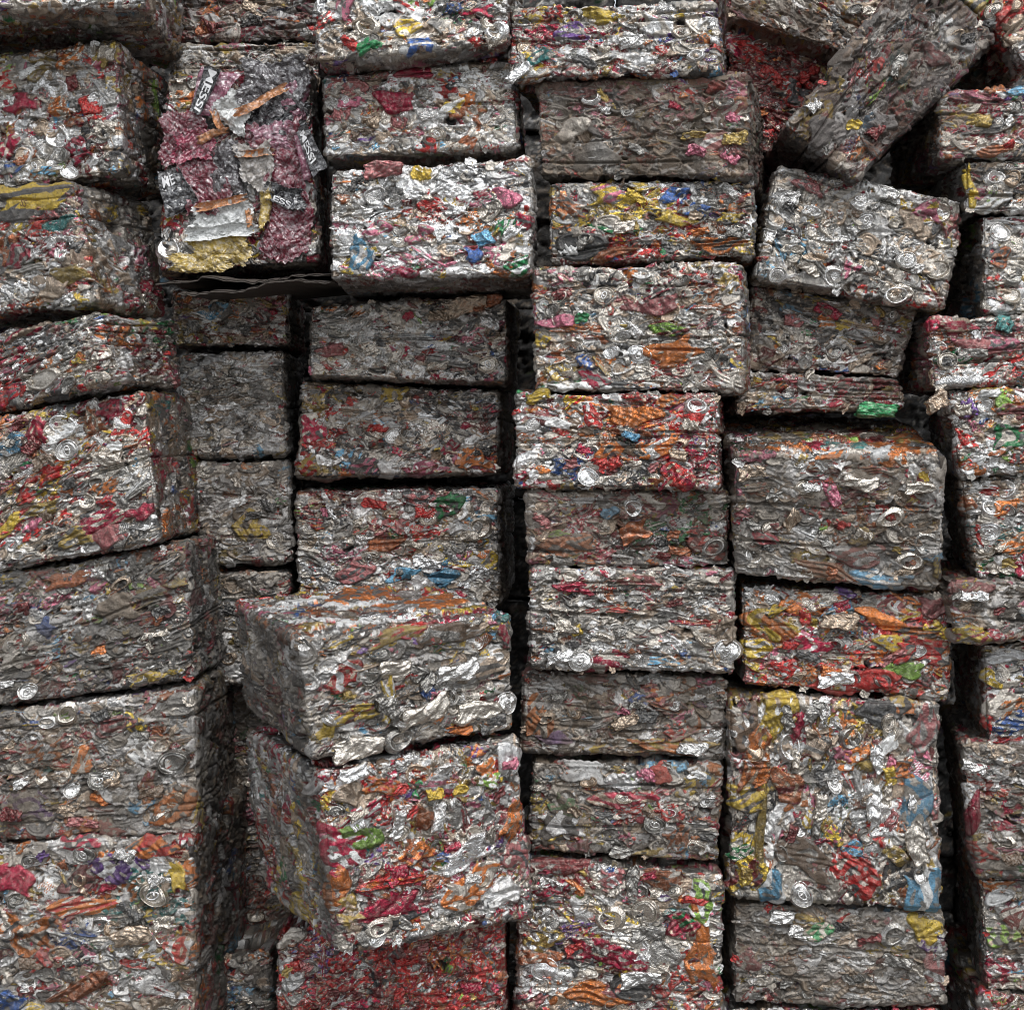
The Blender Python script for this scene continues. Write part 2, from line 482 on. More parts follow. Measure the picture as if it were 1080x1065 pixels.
def lathe(profile, seg=44, squash=1.0, wob=.02, dent=.0022, seed=0):
    r = np.random.default_rng(seed)
    fold = r.choice([0, .25, .45, -.3]); off = r.uniform(-.010, .010)
    ph = r.uniform(0, 6.3, 6)
    th = np.linspace(0, 2 * PI, seg, endpoint=False)
    V = []
    for (rad, hh) in profile:
        k = 1 + wob * np.sin(2 * th + ph[0]) + wob * .6 * np.sin(3 * th + ph[1])
        x = rad * k * np.cos(th); z = rad * k * np.sin(th) * squash
        y = -hh + dent * np.sin(x * 130 + ph[2]) * np.cos(z * 110 + ph[3]) + dent * .8 * np.abs(np.sin((x * math.cos(ph[4]) + z * math.sin(ph[4])) * 95 + ph[5]))
        fa = ph[4]
        y = y + fold * np.abs(x * math.cos(fa) + z * math.sin(fa) + off) - fold * .008
        V.append(np.stack([x, y, z], 1))
    V = np.concatenate(V)
    n = len(profile)
    i = np.arange(n - 1)[:, None] * seg; t = np.arange(seg)[None, :]; t2 = (t + 1) % seg
    Q = np.stack([i + t, i + t2, i + seg + t2, i + seg + t], -1).reshape(-1, 4)
    return V, Q

LID = [(.0002, .0002), (.006, .0002), (.012, .0003), (.0165, .0004), (.0178, .0012), (.0192, .0011), (.0205, .0002), (.0222, -.0001), (.0232, -.0028),
       (.0242, -.0030), (.0250, .0012), (.0258, .0026), (.0268, .0026), (.0276, .0012), (.0280, -.002), (.0292, -.0045), (.031, -.008)]
BOT = [(.0002, -.0075), (.006, -.0071), (.011, -.0058), (.0155, -.0036), (.0185, -.0012), (.0205, .0014), (.0222, .0022), (.0240, .0010), (.0262, -.0020),
       (.0290, -.0048), (.0315, -.0068), (.0325, -.011)]
LIDS = []
for k in range(10):
    V, Q = lathe(LID, squash=prng.uniform(.62, 1.0), wob=.06, dent=.0022, seed=k)
    LIDS.append(np_mesh('can_end', V, Q))
BOTS = []
for k in range(8):
    V, Q = lathe(BOT, squash=prng.uniform(.66, 1.0), wob=.06, dent=.0026, seed=20 + k)
    BOTS.append(np_mesh('can_bottom', V, Q))

def tab_mesh():
    n, m = 22, 6
    V, Q = [], []
    for i in range(n):
        a = 2 * PI * i / n
        cx = .0062 * math.cos(a); cz = .0105 * math.sin(a) + .001
        nxv = Vector((math.cos(a), 0, math.sin(a) * .9)).normalized()
        for j in range(m):
            b = 2 * PI * j / m
            V.append((cx + nxv.x * .0021 * math.cos(b), -.0024 + .0011 * math.sin(b), cz + nxv.z * .0021 * math.cos(b)))
    for i in range(n):
        for j in range(m):
            Q.append((i * m + j, ((i + 1) % n) * m + j, ((i + 1) % n) * m + (j + 1) % m, i * m + (j + 1) % m))
    b0 = len(V)                                                       # the rivet bridge
    for x in (-.0055, .0055):
        for y in (-.0030, -.0018):
            for z in (-.0035, .0015):
                V.append((x, y, z))
    for q in ((0, 1, 3, 2), (4, 6, 7, 5), (0, 2, 6, 4), (1, 5, 7, 3), (0, 4, 5, 1), (2, 3, 7, 6)):
        Q.append(tuple(b0 + k for k in q))
    return np_mesh('pull_tab', np.array(V), np.array(Q))
TAB = tab_mesh()

def crushed_can(seed):
    """a drinks can squashed flat: long axis x, flattened along y, neck and end at +x"""
    r = np.random.default_rng(seed)
    nu, nt = 40, 48
    L = r.uniform(.050, .085)
    V = []
    for i in range(nu):
        s = i / (nu - 1)
        neck = 1.0 - .20 * max(0, (s - .88) / .12) ** 1.5 - .22 * max(0, (.07 - s) / .07) ** 1.3
        for j in range(nt):
            a = 2 * PI * j / nt
            wd = .026 * neck * (1 + .10 * math.sin(5 * s + r.random() * .05 + seed))
            sg = lambda v, e: math.copysign(abs(v) ** e, v)
            x = (s - .5) * L
            z = wd * sg(math.cos(a), .8)
            y = .0085 * neck * sg(math.sin(a), .7)
            V.append((x, y, z))
    V = np.array(V)
    q = V * np.array([1, 1.4, 1])
    t = [r.uniform(0, 6.3) for _ in range(8)]
    f = .0036 * (np.abs(np.sin(q[:, 0] * r.uniform(70, 120) + 1.4 * np.sin(q[:, 2] * 90 + t[0]) + t[1])) - .5)
    f += .0034 * (.5 - np.abs(np.sin((q[:, 0] * math.cos(t[2]) + q[:, 2] * math.sin(t[2])) * r.uniform(80, 140) + t[3])))
    f += .0018 * np.sin(q[:, 0] * 60 + q[:, 2] * 75 + t[4])
    for k in range(5):                                                # sharp dents
        an = r.uniform(0, 6.3)
        u = (q[:, 0] * math.cos(an) + q[:, 2] * math.sin(an)) * r.uniform(90, 230) + r.uniform(0, 2) + .5 * np.sin(q[:, 2] * 120 + k)
        f += .0016 * (np.abs(np.mod(u, 2.0) - 1.0) - .5)
    sgn = np.sign(V[:, 1] + 1e-9)
    V[:, 1] += sgn * f
    V[:, 0] += .0036 * np.sin(V[:, 2] * 90 + t[5]) + .0018 * np.sin(V[:, 2] * 210 + t[2]); V[:, 2] += .0028 * np.sin(V[:, 0] * 85 + t[6]) + .0014 * np.sin(V[:, 0] * 190 + t[1])
    V[:, 1] += .0038 * np.sin(V[:, 0] * 48 + V[:, 2] * 40 + t[7])
    Q = []
    for i in range(nu - 1):
        for j in range(nt):
            Q.append((i * nt + j, i * nt + (j + 1) % nt, (i + 1) * nt + (j + 1) % nt, (i + 1) * nt + j))
    V = list(map(tuple, V))
    for end in (0, nu - 1):
        c = np.mean(np.array(V[end * nt:(end + 1) * nt]), axis=0)
        ring0 = end * nt
        for k, (fr, dx) in enumerate(((.86, -.003), (.45, -.0022), (.02, -.0025))):
            b = len(V)
            for j in range(nt):
                p = np.array(V[end * nt + j]); pp = c + (p - c) * fr
                pp[0] += dx * (1 if end else -1)
                V.append(tuple(pp))
            prev = ring0 if k == 0 else b - nt
            for j in range(nt):
                q4 = (prev + j, prev + (j + 1) % nt, b + (j + 1) % nt, b + j)
                Q.append(q4 if end else q4[::-1])
    me = np_mesh('crushed_can', np.array(V), np.array(Q))
    return me
CANS = [crushed_can(100 + k) for k in range(12)]

def flap_mesh(seed, w=.03, h=.022):
    """a torn, curled strip of can wall with real thickness"""
    r = np.random.default_rng(seed)
    n, m = 22, 16
    t = r.uniform(0, 6.3, 6)
    th = .0006
    V = []
    for side in (0, 1):
        for i in range(n):
            for j in range(m):
                u = i / (n - 1) - .5; v = j / (m - 1)
                wid = 1 - .45 * abs(v - .2) + .18 * math.sin(6 * v + t[0])
                x = u * w * wid * 2 + .10 * w * math.sin(7 * v + t[1])
                z = -.3 * h + v * h * 1.6 + .12 * h * math.sin(9 * u + t[2])
                y = -.010 * v * v - .002 * abs(math.sin(9 * u + 3 * v + t[3])) - .0018 * math.sin(13 * v + 6 * u + t[4]) - side * th
                V.append((x, y, z))
    Q = []
    N = n * m
    for i in range(n - 1):
        for j in range(m - 1):
            a = i * m + j
            Q.append((a, a + 1, a + m + 1, a + m)); Q.append((N + a, N + a + m, N + a + m + 1, N + a + 1))
    for i in range(n - 1):
        for j in (0, m - 1):
            a, b = i * m + j, (i + 1) * m + j
            Q.append((a, b, N + b, N + a))
    for j in range(m - 1):
        for i in (0, n - 1):
            a, b = i * m + j, i * m + j + 1
            Q.append((a, b, N + b, N + a))
    return np_mesh('loose_flap', np.array(V), np.array(Q))
FLAPS = [flap_mesh(300 + k) for k in range(5)]

def set_mat(o, mat):
    if not o.data.materials:
        o.data.materials.append(mat)
    o.material_slots[0].link = 'OBJECT'
    o.material_slots[0].material = mat

def place_on(F, root, name, me, lx, lz, roll, mat, out=.003, sc=1.0, tiltx=0., tiltz=0.):
    """puts a part onto the front face at local (lx, lz); the mesh's -Y looks out of the face"""
    x = np.array([lx]); z = np.array([lz])
    p = bilinear(F, x, z)[0]
    ex = bilinear(F, x + .01, z)[0] - p; ex /= np.linalg.norm(ex)
    ey = -F.n
    ez = np.cross(ex, ey); ez /= np.linalg.norm(ez)
    B = Matrix(((ex[0], ey[0], ez[0]), (ex[1], ey[1], ez[1]), (ex[2], ey[2], ez[2])))
    Rm = B @ Matrix.Rotation(roll, 3, 'Y') @ Matrix.Rotation(tiltx, 3, 'X') @ Matrix.Rotation(tiltz, 3, 'Z')
    o = mesh_obj(name, me, root)
    on, hx, hz, hd = F.hmap
    near = on & (np.abs(hx - lx) < .014 * (sc[0] if isinstance(sc, tuple) else sc)) & (np.abs(hz - lz) < .012 * (sc[2] if isinstance(sc, tuple) else sc))
    if near.any():
        out = out + float(np.percentile(hd[near], 70))
    p = p + F.n * out - np.array(F.base)
    M = Rm.to_4x4() @ Matrix.Diagonal((*(sc if isinstance(sc, tuple) else (sc, sc, sc)), 1))
    M.translation = Vector(p)
    o.matrix_local = M
    set_mat(o, mat)
    return o

def text_mesh(body):
    cu = bpy.data.curves.new('lettering', 'FONT'); cu.body = body; cu.align_x = 'CENTER'; cu.align_y = 'CENTER'; cu.offset = .012
    o = bpy.data.objects.new('lettering', cu); COL.objects.link(o)
    bpy.context.view_layer.update()
    me = bpy.data.meshes.new_from_object(o.evaluated_get(bpy.context.evaluated_depsgraph_get()))
    bpy.data.objects.remove(o)
    return me

def film_material(name, col, glint=.8, metal=0.):
    """glossy printed packaging film with a net of fine creases"""
    m, nt, b = new_mat(name)
    tc = nt.nodes.new('ShaderNodeTexCoord')
    dn = nt.nodes.new('ShaderNodeTexNoise'); dn.inputs['Scale'].default_value = 30; dn.inputs['Detail'].default_value = 3
    nt.links.new(tc.outputs['Object'], dn.inputs['Vector'])
    mv = nt.nodes.new('ShaderNodeVectorMath'); mv.operation = 'MULTIPLY_ADD'; mv.inputs[1].default_value = (.03, .03, .03)
    nt.links.new(dn.outputs['Color'], mv.inputs[0]); nt.links.new(tc.outputs['Object'], mv.inputs[2])
    hs_ = []
    for sc_ in (20, 52):
        vo = nt.nodes.new('ShaderNodeTexVoronoi'); vo.feature = 'DISTANCE_TO_EDGE'; vo.inputs['Scale'].default_value = sc_
        nt.links.new(mv.outputs['Vector'], vo.inputs['Vector'])
        ml = nt.nodes.new('ShaderNodeMath'); ml.operation = 'MULTIPLY'; ml.inputs[1].default_value = 30 / sc_
        nt.links.new(vo.outputs['Distance'], ml.inputs[0]); hs_.append(ml)
    ad_ = nt.nodes.new('ShaderNodeMath'); ad_.operation = 'ADD'
    nt.links.new(hs_[0].outputs[0], ad_.inputs[0]); nt.links.new(hs_[1].outputs[0], ad_.inputs[1])
    bp = nt.nodes.new('ShaderNodeBump'); bp.inputs['Strength'].default_value = .7; bp.inputs['Distance'].default_value = .016
    nt.links.new(ad_.outputs[0], bp.inputs['Height']); nt.links.new(bp.outputs['Normal'], b.inputs['Normal']); nt.links.new(bp.outputs['Normal'], b.inputs['Coat Normal'])
    rgb = nt.nodes.new('ShaderNodeRGB'); rgb.outputs[0].default_value = (*col, 1)
    nt.links.new(worn_glints(nt, tc.outputs['Object'], rgb.outputs[0], grey=[.5 * c + .27 for c in col], amount=.9, scale=110), b.inputs['Base Color'])  # pale blotches paint white glints and wrinkles into the film colour
    b.inputs['Roughness'].default_value = .22; b.inputs['Metallic'].default_value = metal
    b.inputs['Coat Weight'].default_value = glint; b.inputs['Coat Roughness'].default_value = .12
    return m

def sheet(F, root, name, quad, mat, out=.012, seed=0, amp=.0075, n=56, th=.0007, grow=1.12, wob=1.0):
    """a crumpled sheet lying over the front face; corners read off the photograph"""
    r = np.random.default_rng(seed)
    qa = np.array(quad, float); qa = qa.mean(0) + (qa - qa.mean(0)) * grow
    loc = np.array([face_point(F, *q) for q in qa])
    t = r.uniform(0, 2, 8); an = r.uniform(0, 6.3, 9); fr = np.exp(r.uniform(math.log(25), math.log(260), 9)); tt = r.uniform(0, 2, 9)
    def surf(s_, t_, lift=0.):
        s_ = np.asarray(s_, float); t_ = np.asarray(t_, float)
        sw = s_ + wob * (.06 * np.sin(9 * t_ + t[0] * 3) + .05 * tri(17 * t_ + t[5])); tw = t_ + wob * (.06 * np.sin(8 * s_ + t[1] * 3) + .05 * tri(15 * s_ + t[6]))
        l = (loc[0][None] * ((1 - sw) * (1 - tw))[:, None] + loc[1][None] * (sw * (1 - tw))[:, None] + loc[2][None] * (sw * tw)[:, None] + loc[3][None] * ((1 - sw) * tw)[:, None])
        h = out + lift
        for k in range(9):
            wx = l[:, 0] + .012 * np.sin(l[:, 1] * 47 + k * 2.1 + t[5]); wy = l[:, 1] + .012 * np.sin(l[:, 0] * 53 + k * 1.7 + t[6])
            h = h + amp * (30 / fr[k]) ** .8 * tri((wx * math.cos(an[k]) + wy * math.sin(an[k])) * fr[k] + tt[k]) * (.4 + .6 * np.sin(l[:, 0] * 61 * math.sin(an[k]) + l[:, 1] * 55 + k) ** 2)
        h = h + .010 * (np.abs(s_ - .5) * 2) ** 4 * math.sin(seed * 2.1) + .008 * (np.abs(t_ - .5) * 2) ** 4 * math.cos(seed * 1.3)
        p = bilinear(F, l[:, 0], l[:, 1]) + F.n[None] * np.asarray(h).reshape(-1, 1)
        return p - np.array(F.base)
    g = np.linspace(0, 1, n)
    S, T = np.meshgrid(g, g, indexing='ij')
    top = surf(S.ravel(), T.ravel()); bot = surf(S.ravel(), T.ravel(), -th)
    ids = np.arange(n * n).reshape(n, n)
    q4 = lambda a: np.stack([a[:-1, :-1], a[:-1, 1:], a[1:, 1:], a[1:, :-1]], -1).reshape(-1, 4)
    Q = [q4(ids), q4(ids + n * n)[:, ::-1]]
    for a in (ids[0], ids[-1], ids[:, 0], ids[:, -1]):
        Q.append(np.stack([a[:-1], a[1:], a[1:] + n * n, a[:-1] + n * n], -1))
    me = np_mesh(name, np.concatenate([top, bot]), np.concatenate(Q))
    me.materials.append(mat)
    o = mesh_obj(name, me, root)
    return o, surf

def letter_on(surf, parent, body, s0, s1, tc, hgt, mat, flip=False):
    """lettering that follows a sheet: runs along s from s0 to s1 at t = tc"""
    me = text_mesh(body)
    co = np.zeros(len(me.vertices) * 3, np.float32); me.vertices.foreach_get('co', co); co = co.reshape(-1, 3)
    w = co[:, 0].max() - co[:, 0].min(); hh = co[:, 1].max() - co[:, 1].min()
    u = (co[:, 0] - co[:, 0].min()) / w; v = (co[:, 1] - co[:, 1].min()) / hh - .5
    p = surf(s0 + (s1 - s0) * u, tc - v * hgt * (-1 if flip else 1), .0022)
    me.vertices.foreach_set('co', p.astype(np.float32).ravel()); me.update()
    me.materials.clear(); me.materials.append(mat)
    return mesh_obj('lettering', me, parent)

# ---------------------------------------------------------------- the pile, read off the photograph
# id: quad TL TR BR BL, forward offset, options
SPEC = {}
def bale(id_, quad, f, label, palette='', dirt=.3, **kw):
    SPEC[id_] = dict(quad=quad, f=f, label=label, palette=palette, dirt=dirt, **kw)

G_PILE = 'bales of crushed cans stacked in the pile'
# ---- leftmost stack
bale('A0', [(-140, -110), (152, -120), (150, 5), (-140, 12)], .19, 'topmost bale of the leftmost stack, jutting out, flattened cans on its dark underside', 'sil:1.3 col:1.6 white:2', .05, sidedirt=0.2, vis='RB', R=196, size=0.0177, lid=.2, undersize=1)
bale('A1', [(-140, 74), (122, 45), (127, 181), (-140, 214)], .05, 'loosely pressed silver bale with a light blue scrap on its side, second in leftmost stack', 'sil:1.7 bright:2 col:1.2', .08, vis='R', R=178, depth=.30, size=0.0152, aniso=.72, jitter=.9, lid=.22,
     spots=[(22, 110, 26, 18, 20, 'crimson', 3), (10, 155, 22, 20, 0, 'crimson', 0), (63, 113, 20, 18, 0, 'orange', 3), (75, 60, 26, 16, 20, 'orange', 3), (40, 78, 26, 14, 10, 'gold', 0), (14, 178, 22, 12, 0, 'blue', 0), (48, 181, 22, 9, 0, 'sky', 3), (78, 128, 18, 18, 30, 'rust', 0), (82, 158, 18, 26, 40, 'crimson', 3)],
     cans=[('bottom', 61, 145, 1.0), ('lid', 39, 176, .72), ('bottom', 63, 95, .8), ('lid', 74, 182, .7)])
bale('A2', [(-140, 220), (78, 193), (95, 319), (-140, 346)], .04, 'bale with a big yellow can pressed into its upper left corner, brown and dusty below', 'tan:2 rust:2 maroon:1.5 sil:1.4', .2, vis='R', R=164, depth=.27, lid=.1,
     spots=[(36, 210, 80, 34, 6, 'yellow', 3), (62, 236, 34, 14, 5, 'teal', 0), (22, 268, 30, 26, 20, 'crimson', 0), (75, 290, 36, 18, 0, 'gold', 0), (8, 262, 24, 26, 0, 'rust', 3), (55, 302, 34, 22, 10, 'tan', 3), (65, 322, 28, 8, 5, 'white', 0)],
     cans=[('lid', 54, 257, .62)])
bale('A3', [(-140, 380), (104, 331), (112, 402), (-140, 474)], .02, 'flat red and silver streaked bale with a frayed right end, above the sloping colourful bale', 'red:2.5 crimson:2 rose:1.6 col:.7 bright:2', .12, vis='R', R=188, depth=.24, aniso=.42, tilt=.2, frayed=1,
     spots=[(30, 343, 46, 20, 14, 'crimson', 3), (48, 400, 40, 22, 12, 'warm', 1), (12, 416, 36, 20, 14, 'red', 3), (87, 379, 18, 12, 0, 'yellow', 0), (40, 382, 40, 10, 15, 'rose', 0), (14, 376, 34, 10, 18, 'crimson', 0), (60, 418, 40, 14, 14, 'black', 0)])
bale('A4', [(-140, 470), (152, 412), (166, 570), (-140, 627)], .06, 'colourful bale sloping up to the right, red, orange and beige cans, in the leftmost stack', 'red:1.6 orange:1.6 warm:1.6 tan:1.6 col:1.15', .08, vis='R', R=222, size=0.0169, tilt=.16, lid=.2,
     spots=[(41, 456, 20, 26, 0, 'crimson', 3), (117, 432, 22, 22, 40, 'crimson', 3), (128, 448, 22, 22, 20, 'red', 3), (100, 445, 20, 28, 20, 'rust', 0), (42, 508, 52, 20, 25, 'red', 3), (112, 514, 24, 14, 25, 'orange', 3), (10, 555, 30, 12, 35, 'yellow', 3), (112, 548, 56, 18, 8, 'crimson', 0), (113, 530, 16, 12, 0, 'red', 3), (82, 567, 40, 20, 5, 'gold', 0), (90, 497, 40, 10, 10, 'maroon', 0), (150, 540, 22, 14, 30, 'crimson', 3), (14, 470, 30, 22, 0, 'sky', 0), (70, 512, 18, 24, 60, 'rust', 0), (45, 537, 36, 14, 10, 'gold', 2), (115, 565, 30, 22, 0, 'rose', 0)],
     cans=[('bottom', 68, 448, 1.15), ('lid', 72, 475, .95), ('bottom', 92, 528, .7), ('can', 115, 485, .8, 'warm')])
bale('A5', [(-140, 630), (196, 574), (205, 716), (-140, 763)], .05, 'dark grimy bale of small scraps under the tilted colourful bale in the leftmost stack', 'dark:2.5 black:2 col:1.0 sil:.9 brown:2 gold:1.5', 0.55, dirtcol=(.07, .058, .045), sidedirt=0.2, vis='R', R=246, size=0.0128, tilt=.1,
     spots=[(70, 612, 40, 14, 5, 'rust', 3), (178, 641, 16, 18, 0, 'rose', 1), (48, 662, 14, 16, 30, 'blue', 3), (155, 715, 36, 12, 5, 'yellow', 0), (125, 640, 34, 24, 0, 'tan', 3), (187, 615, 22, 9, 0, 'gold', 0)],
     cans=[('lid', 30, 728, .8)])
bale('A6', [(-140, 769), (206, 727), (210, 880), (-140, 886)], .07, 'dusty grey bale with an orange scrap near its lower right corner, in the leftmost stack', 'tan:1.6 dull:1.5 orange:1.3', 0.46, sidedirt=0.3, vis='R', R=250, size=0.0160, lid=.2,
     spots=[(46, 794, 32, 16, 15, 'orange', 3), (181, 848, 46, 28, 15, 'orange', 3), (148, 848, 28, 14, 0, 'sky', 0), (86, 802, 24, 22, 40, 'orange', 0), (143, 762, 24, 14, -25, 'yellow', 0), (88, 870, 32, 14, 0, 'rust', 3), (120, 765, 40, 18, 0, 'rose', 0), (157, 828, 16, 22, 10, 'rust', 3), (30, 850, 40, 26, 0, 'purple', 3), (118, 875, 24, 14, -30, 'crimson', 3)],
     cans=[('lid', 183, 803, 1.2), ('lid', 106, 822, .9), ('bottom', 72, 752, .8), ('lid', 77, 832, .7), ('bottom', 50, 762, .7)])
bale('A7', [(-140, 891), (204, 885), (208, 1075), (-140, 1075)], .08, 'tall patchwork bale with red, orange and violet cans at the foot of the leftmost stack', 'red:1.4 orange:1.5 col:1.0', 0.3, sidedirt=0.3, vis='R', R=262, size=0.0177, aniso=.6, lid=.2, ground=True,
     spots=[(10, 926, 42, 24, 0, 'crimson', 3), (85, 888, 34, 12, 0, 'crimson', 3), (155, 896, 54, 20, 12, 'orange', 0), (125, 914, 46, 26, -15, 'purple', 3), (85, 956, 64, 18, 8, 'orange', 2), (28, 986, 46, 34, 0, 'orange', 3), (190, 1000, 24, 24, 30, 'red', 2), (187, 922, 14, 26, 20, 'yellow', 3), (86, 925, 40, 24, 30, 'rose', 0), (44, 1010, 18, 18, 0, 'red', 3), (90, 1040, 60, 16, 20, 'rust', 0), (10, 1060, 30, 24, 0, 'blue', 0), (35, 1062, 26, 8, 0, 'yellow', 0)],
     cans=[('lid', 163, 943, 1.15), ('can', 140, 985, 1.1, 'tan'), ('bottom', 173, 984, .9), ('lid', 90, 900, .9), ('bottom', 105, 975, .8), ('bottom', 20, 945, .7)])
# ---- recessed second stack
bale('B0', [(182, -60), (338, -60), (338, 40), (182, 43)], -.2, 'dark maroon bale in the top row, directly right of the leftmost stack', 'maroon:6 brown:3 dark:2 sil:.5 rust:2', .5, dirtcol=(.06, .035, .03))
bale('B1', [(182, 48), (338, 45), (338, 100), (182, 104)], -.2, 'dark silver bale, a thin strip showing between the maroon bale and the film packaging', 'dark:2 col:.4', .3)
bale('B2', [(178, 84), (326, 68), (336, 276), (168, 287)], -.08, 'tall bale covered in crumpled magenta, black and white printed packaging film', 'crimson:4 black:5 dark:3 maroon:4 rose:2 yellow:2', .1, sidedirt=0.3, vis='R', R=347, size=0.0195, aniso=.75, jitter=1.2, packaging=1,
     cans=[('bottom', 178, 262, 1.0)])
bale('B3', [(182, 309), (302, 306), (304, 363), (182, 365)], -.25, 'thin red and silver bale lying directly under the black cardboard sheets', 'red:1.6 maroon:2 orange:1.5', .2, sidedirt=0.3, vis='R', R=321)
bale('B4', [(190, 374), (298, 371), (302, 478), (196, 481)], -.25, 'plain grey silver bale with almost no colour in the recessed second stack', 'col:.15 sil:1.2 dull:1.5 tan:.3', 0.2, sidedirt=0.3, vis='R', R=318, aniso=.38, size=0.0124)
bale('B5', [(205, 491), (303, 488), (308, 592), (210, 595)], -.25, 'dark grey bale with one yellow can, below the plain silver bale', 'dark:3 black:2 col:.4 dull:1.5', 0.4, sidedirt=0.3, vis='R', R=319,
     spots=[(264, 556, 32, 32, 10, 'yellow', 0)], cans=[('lid', 290, 570, .7), ('bottom', 262, 520, .7)])
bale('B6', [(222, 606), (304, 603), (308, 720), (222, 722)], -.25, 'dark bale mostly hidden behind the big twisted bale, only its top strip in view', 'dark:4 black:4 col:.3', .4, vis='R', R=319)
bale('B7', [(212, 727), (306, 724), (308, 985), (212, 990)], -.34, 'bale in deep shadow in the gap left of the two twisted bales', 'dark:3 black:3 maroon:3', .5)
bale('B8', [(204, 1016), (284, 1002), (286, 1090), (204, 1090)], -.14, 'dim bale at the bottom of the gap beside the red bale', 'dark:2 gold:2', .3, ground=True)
# ---- third stack
bale('C0', [(333, -76), (538, -80), (536, 46), (335, 66)], .03, 'bright silver white bale with small yellow and blue patches in the top row', 'sil:2 bright:2 white:2 col:.7 tan:.4', .03, sidedirt=0.4, vis='B',
     spots=[(428, 30, 30, 18, 0, 'yellow', 0), (443, 46, 24, 16, 0, 'blue', 3), (388, 50, 28, 14, 5, 'green', 0), (478, 10, 18, 10, 0, 'blue', 3), (365, 5, 18, 30, 0, 'pink', 0)],
     cans=[('bottom', 388, 30, .85), ('bottom', 524, 33, .8)])
bale('C1', [(340, 82), (541, 65), (546, 156), (343, 166)], -.04, 'silver bale with a red cluster left of centre, under the bright silver white bale', 'sil:1.5 pink:1.8 rose:1.5 col:.9', .1, sidedirt=.75, vis='BR', R=552,
     spots=[(418, 108, 42, 24, -15, 'crimson', 0), (478, 114, 26, 14, 10, 'yellow', 0), (492, 106, 18, 14, 20, 'orange', 3), (386, 145, 20, 12, 0, 'purple', 0), (495, 148, 34, 16, 30, 'rust', 0), (440, 78, 40, 14, 0, 'crimson', 0), (362, 80, 10, 14, 0, 'blue', 3), (452, 155, 22, 16, 0, 'red', 0), (515, 63, 16, 9, 0, 'red', 3)],
     cans=[('lid', 362, 108, .7), ('lid', 461, 142, .7)])
bale('C2', [(349, 183), (560, 166), (560, 290), (348, 294)], .05, 'brightest silver bale with faint pink and blue, overhanging the tan bale', 'sil:2.4 bright:4 col:.6 pink:2.4 sky:2 tan:.1 warm:.3 dull:.5 brown:0 dark:.5', .0, sidedirt=.75, vis='BR', R=562,
     spots=[(398, 243, 30, 18, 0, 'pink', 0), (441, 248, 30, 18, 10, 'pink', 0), (510, 252, 22, 16, 0, 'sky', 0), (534, 208, 34, 20, 0, 'pink', 0), (547, 281, 26, 18, 10, 'green', 0), (500, 270, 16, 14, 0, 'blue', 3), (372, 287, 28, 8, 0, 'yellow', 0), (552, 235, 20, 18, 0, 'crimson', 0), (424, 287, 30, 10, 0, 'crimson', 3), (380, 270, 26, 40, 0, 'sky', 0)],
     cans=[('can', 404, 180, 1.0, 'rose'), ('lid', 422, 256, .6)])
bale('C3', [(328, 323), (536, 313), (534, 403), (326, 397)], -.19, 'dusty tan silver bale shaded by the bright overhanging bale, crushed can at its right end', 'warm:1.6 silver:1.5 bright:2 rose:2.5 pink:2 col:.6', .07, sidedirt=.75, vis='BR', R=546, aniso=.42,
     spots=[(470, 380, 50, 16, 0, 'dull', 0), (350, 370, 30, 16, 0, 'rose', 0)],
     cans=[('can', 492, 322, 1.15, 'tan'), ('can', 514, 318, .9, 'rust'), ('bottom', 360, 385, .7), ('lid', 515, 385, .8)])
bale('C4', [(318, 405), (525, 412), (525, 499), (312, 502)], -.26, 'dark silver bale with pink and orange cans along its bottom edge', 'dark:1.6 sil:1.2', .2, sidedirt=.75, vis='BR', R=540,
     spots=[(387, 491, 34, 18, 20, 'pink', 0), (446, 495, 46, 16, 5, 'pink', 0), (499, 484, 32, 22, 15, 'orange', 3), (476, 472, 20, 18, 0, 'crimson', 0), (330, 452, 30, 26, -15, 'crimson', 0), (326, 492, 24, 22, 0, 'gold', 0), (410, 495, 20, 20, 0, 'silver', 3), (345, 505, 40, 10, 0, 'maroon', 0)],
     cans=[('lid', 415, 460, .7)])
bale('C5', [(314, 519), (525, 516), (527, 636), (314, 640)], -.26, 'blue grey silver bale with green and blue scraps, directly behind the twisted grey bale', 'sil:1.5 bright:1.5 sky:2 col:.8 tan:.5 warm:.5', .12, sidedirt=.75, vis='R', R=541, lid=.2,
     spots=[(472, 533, 34, 22, 25, 'green', 3), (463, 611, 38, 22, 10, 'sky', 0), (425, 606, 34, 14, 10, 'sky', 0), (377, 603, 40, 26, 0, 'rose', 0), (490, 540, 26, 18, 0, 'warm', 0), (404, 575, 40, 14, 10, 'rust', 0), (518, 593, 18, 20, 0, 'yellow', 0), (440, 526, 34, 18, 0, 'rose', 0)],
     cans=[('bottom', 507, 556, 1.0), ('lid', 390, 588, .9), ('lid', 452, 547, .75), ('can', 450, 594, .8, 'bright')])
